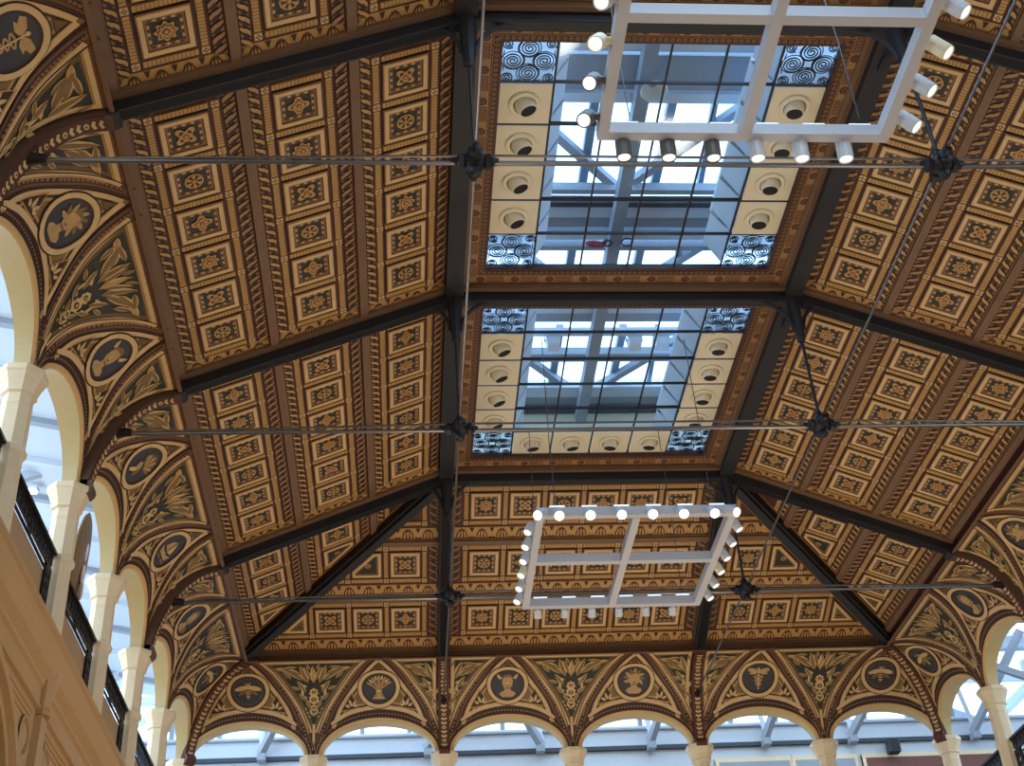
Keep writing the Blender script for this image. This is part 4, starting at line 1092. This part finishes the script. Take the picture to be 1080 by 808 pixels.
for k in range(6):
    x = RX0 + .095 + k * .174
    spot(x, -3.58, (0, -.5, -.3), (0, -.75, -.65), 'glowing spotlight on the lit bar of the lower frame, %s bulb from the left' % od[k], 'spot_grey', 'lens_bright')
    spot(RX0 + .08 + k * .172, -2.41, (0, .5, -.45), (0, .5, -.85), 'small pale spotlight under the bottom bar of the lower frame, %s from the left' % od[k], L=.05, r=.024)
    spot(RX0 + .08 + k * .172, -6.42, (0, .3, -.5), (0, .15, -1), 'spotlight hanging under the lower bar of the top frame, %s from the left' % od[k], 'spot_grey' if k > 2 else 'spot_dark')
    y = -3.42 + k * .175
    spot(RX0 - .02, y, (-.45, 0, 0), (-.45, -.25, -.85), 'spotlight on the left side of the lower frame, %s from the top' % od[k], 'spot_cream' if k == 3 else 'spot_grey', L=.068, r=.026)
    spot(RX1 + .02, y, (.45, 0, 0), (.4, -.1, -.9), 'spotlight on the right side of the lower frame, %s from the top' % od[k], 'spot_cream' if k == 3 else 'spot_grey', L=.068, r=.026)
spot(RX0 + .01, -3.57, (-.1, -.2, 0), (-.5, -.6, -.5), 'glowing spotlight at the top left corner of the lower frame', 'spot_grey', 'lens_bright')
spot(RX1 - .02, -3.57, (.1, -.2, 0), (.5, -.6, -.5), 'glowing spotlight at the top right corner of the lower frame', 'spot_grey', 'lens_bright')
for k in range(4):
    y = -6.52 - .178 * k; w = ['lowest', 'second from the bottom', 'third from the bottom', 'topmost'][k]
    spot(RX0 - .02, y, (-.8, 0, 0), (-.35, -.5, -.8), 'spotlight on the left side of the top frame, ' + w, ['spot_dark', 'spot_dark', 'spot_cream', 'spot_grey'][k])
    spot(RX1 + .02, y, (.8, 0, 0), (.55, -.12, -.8), 'white spotlight on the right side of the top frame, ' + w, ['spot_grey', 'spot_grey', 'spot_cream', 'spot_grey'][k])

# ------------------------------------------------------------------ room shell out of view
P = MB(); P.face([(-6, -14, -4.21), (6, -14, -4.21), (6, 4, -4.21), (-6, 4, -4.21)], 'floor_wood'); structure(P.build('floor', None, (0, -4, -4.21)))
P = MB(); P.box((-6, -13.2, -4.2), (6, -13, 1.4), 'stone'); structure(P.build('wall_back', None, (0, -13, -2)))
P = MB()
for sx in (-1, 1):
    P.face([(sx * 3, -13, .3), (sx * 3, -8, .3), (sx * 2.4, -8, .75), (sx * 2.4, -13, .75)], 'tan'); P.face([(sx * 2.4, -13, .75), (sx * 2.4, -8, .75), (sx * 1, -8, H + UP), (sx * 1, -13, H + UP)], 'tan'); P.face([(sx * 3, -13, -4.2), (sx * 3, -9, -4.2), (sx * 3, -9, .3), (sx * 3, -13, .3)], 'stone')
[P.face([(a, -13, H + UP), (b, -13, H + UP), (b, -8, H + UP), (a, -8, H + UP)], 'tan') for a, b in ((-1, -.8), (.8, 1))]; structure(P.build('ceiling', None, (0, -10, H)))

# ------------------------------------------------------------------ light
def area_light(name, loc, size, power, col, direc):
    l = bpy.data.lights.new(name, 'AREA'); l.shape = 'DISK'; l.size = size; l.energy = power; l.color = col
    o = bpy.data.objects.new(name, l); COL.objects.link(o); o.location = W(loc)
    o.rotation_euler = Vector(direc).to_track_quat('-Z', 'Y').to_euler()
WARM = (1.0, .875, .71)
for x, y, e in ((-1.0, -1.4, 520), (1.2, -1.4, 520), (0, -2.6, 520), (-1.0, -3.8, 430), (1.5, -3.6, 400), (.3, -5.2, 330), (-.8, -6.2, 160), (1.6, -6.0, 200)):
    area_light('added_ceiling_fill', (x, y, -2.6), 1.2, e * .145, WARM, (0, 0, 1))  # unseen warm fill discs without fixtures, added to brighten the ceiling from below
wd = bpy.data.worlds.new('World'); sc.world = wd; wd.use_nodes = True
nt = wd.node_tree; bg = nt.nodes['Background']
tc = nt.nodes.new('ShaderNodeTexCoord'); no = nt.nodes.new('ShaderNodeTexNoise'); no.inputs['Scale'].default_value = 2.5; no.inputs['Detail'].default_value = 4
rp = nt.nodes.new('ShaderNodeValToRGB'); rp.color_ramp.elements[0].color = (.42, .66, 1, 1); rp.color_ramp.elements[1].color = (.66, .83, 1, 1); rp.color_ramp.elements[0].position = .35; rp.color_ramp.elements[1].position = .6
nt.links.new(tc.outputs['Generated'], no.inputs['Vector']); nt.links.new(no.outputs['Fac'], rp.inputs['Fac']); nt.links.new(rp.outputs['Color'], bg.inputs['Color'])
bg.inputs['Strength'].default_value = 4.6

# ------------------------------------------------------------------ camera
cam = bpy.data.cameras.new('Camera'); co = bpy.data.objects.new('Camera', cam); COL.objects.link(co)
cam.sensor_width = 36; cam.lens = 1375.4 / 1080 * 36; cam.clip_end = 500
pitch, yaw, roll = .62020, .10446, -.06833
fw = Vector((sin(yaw) * cos(pitch), cos(yaw) * cos(pitch), sin(pitch))); rt = Vector((cos(yaw), -sin(yaw), 0)); up = rt.cross(fw)
r2 = rt * cos(roll) + up * sin(roll); u2 = -rt * sin(roll) + up * cos(roll)
m = Matrix((r2, u2, -fw)).transposed().to_4x4(); m.translation = W((-1.31212, -9.85676, -3.54717))
co.matrix_world = m; sc.camera = co

vs = sc.view_settings
vs.view_transform = 'Standard'; vs.look = 'None'; vs.gamma = 1; vs.use_curve_mapping = False; vs.exposure = 0
sc.cycles.use_denoising = True
sc.cycles.max_bounces = 6; sc.cycles.transparent_max_bounces = 12
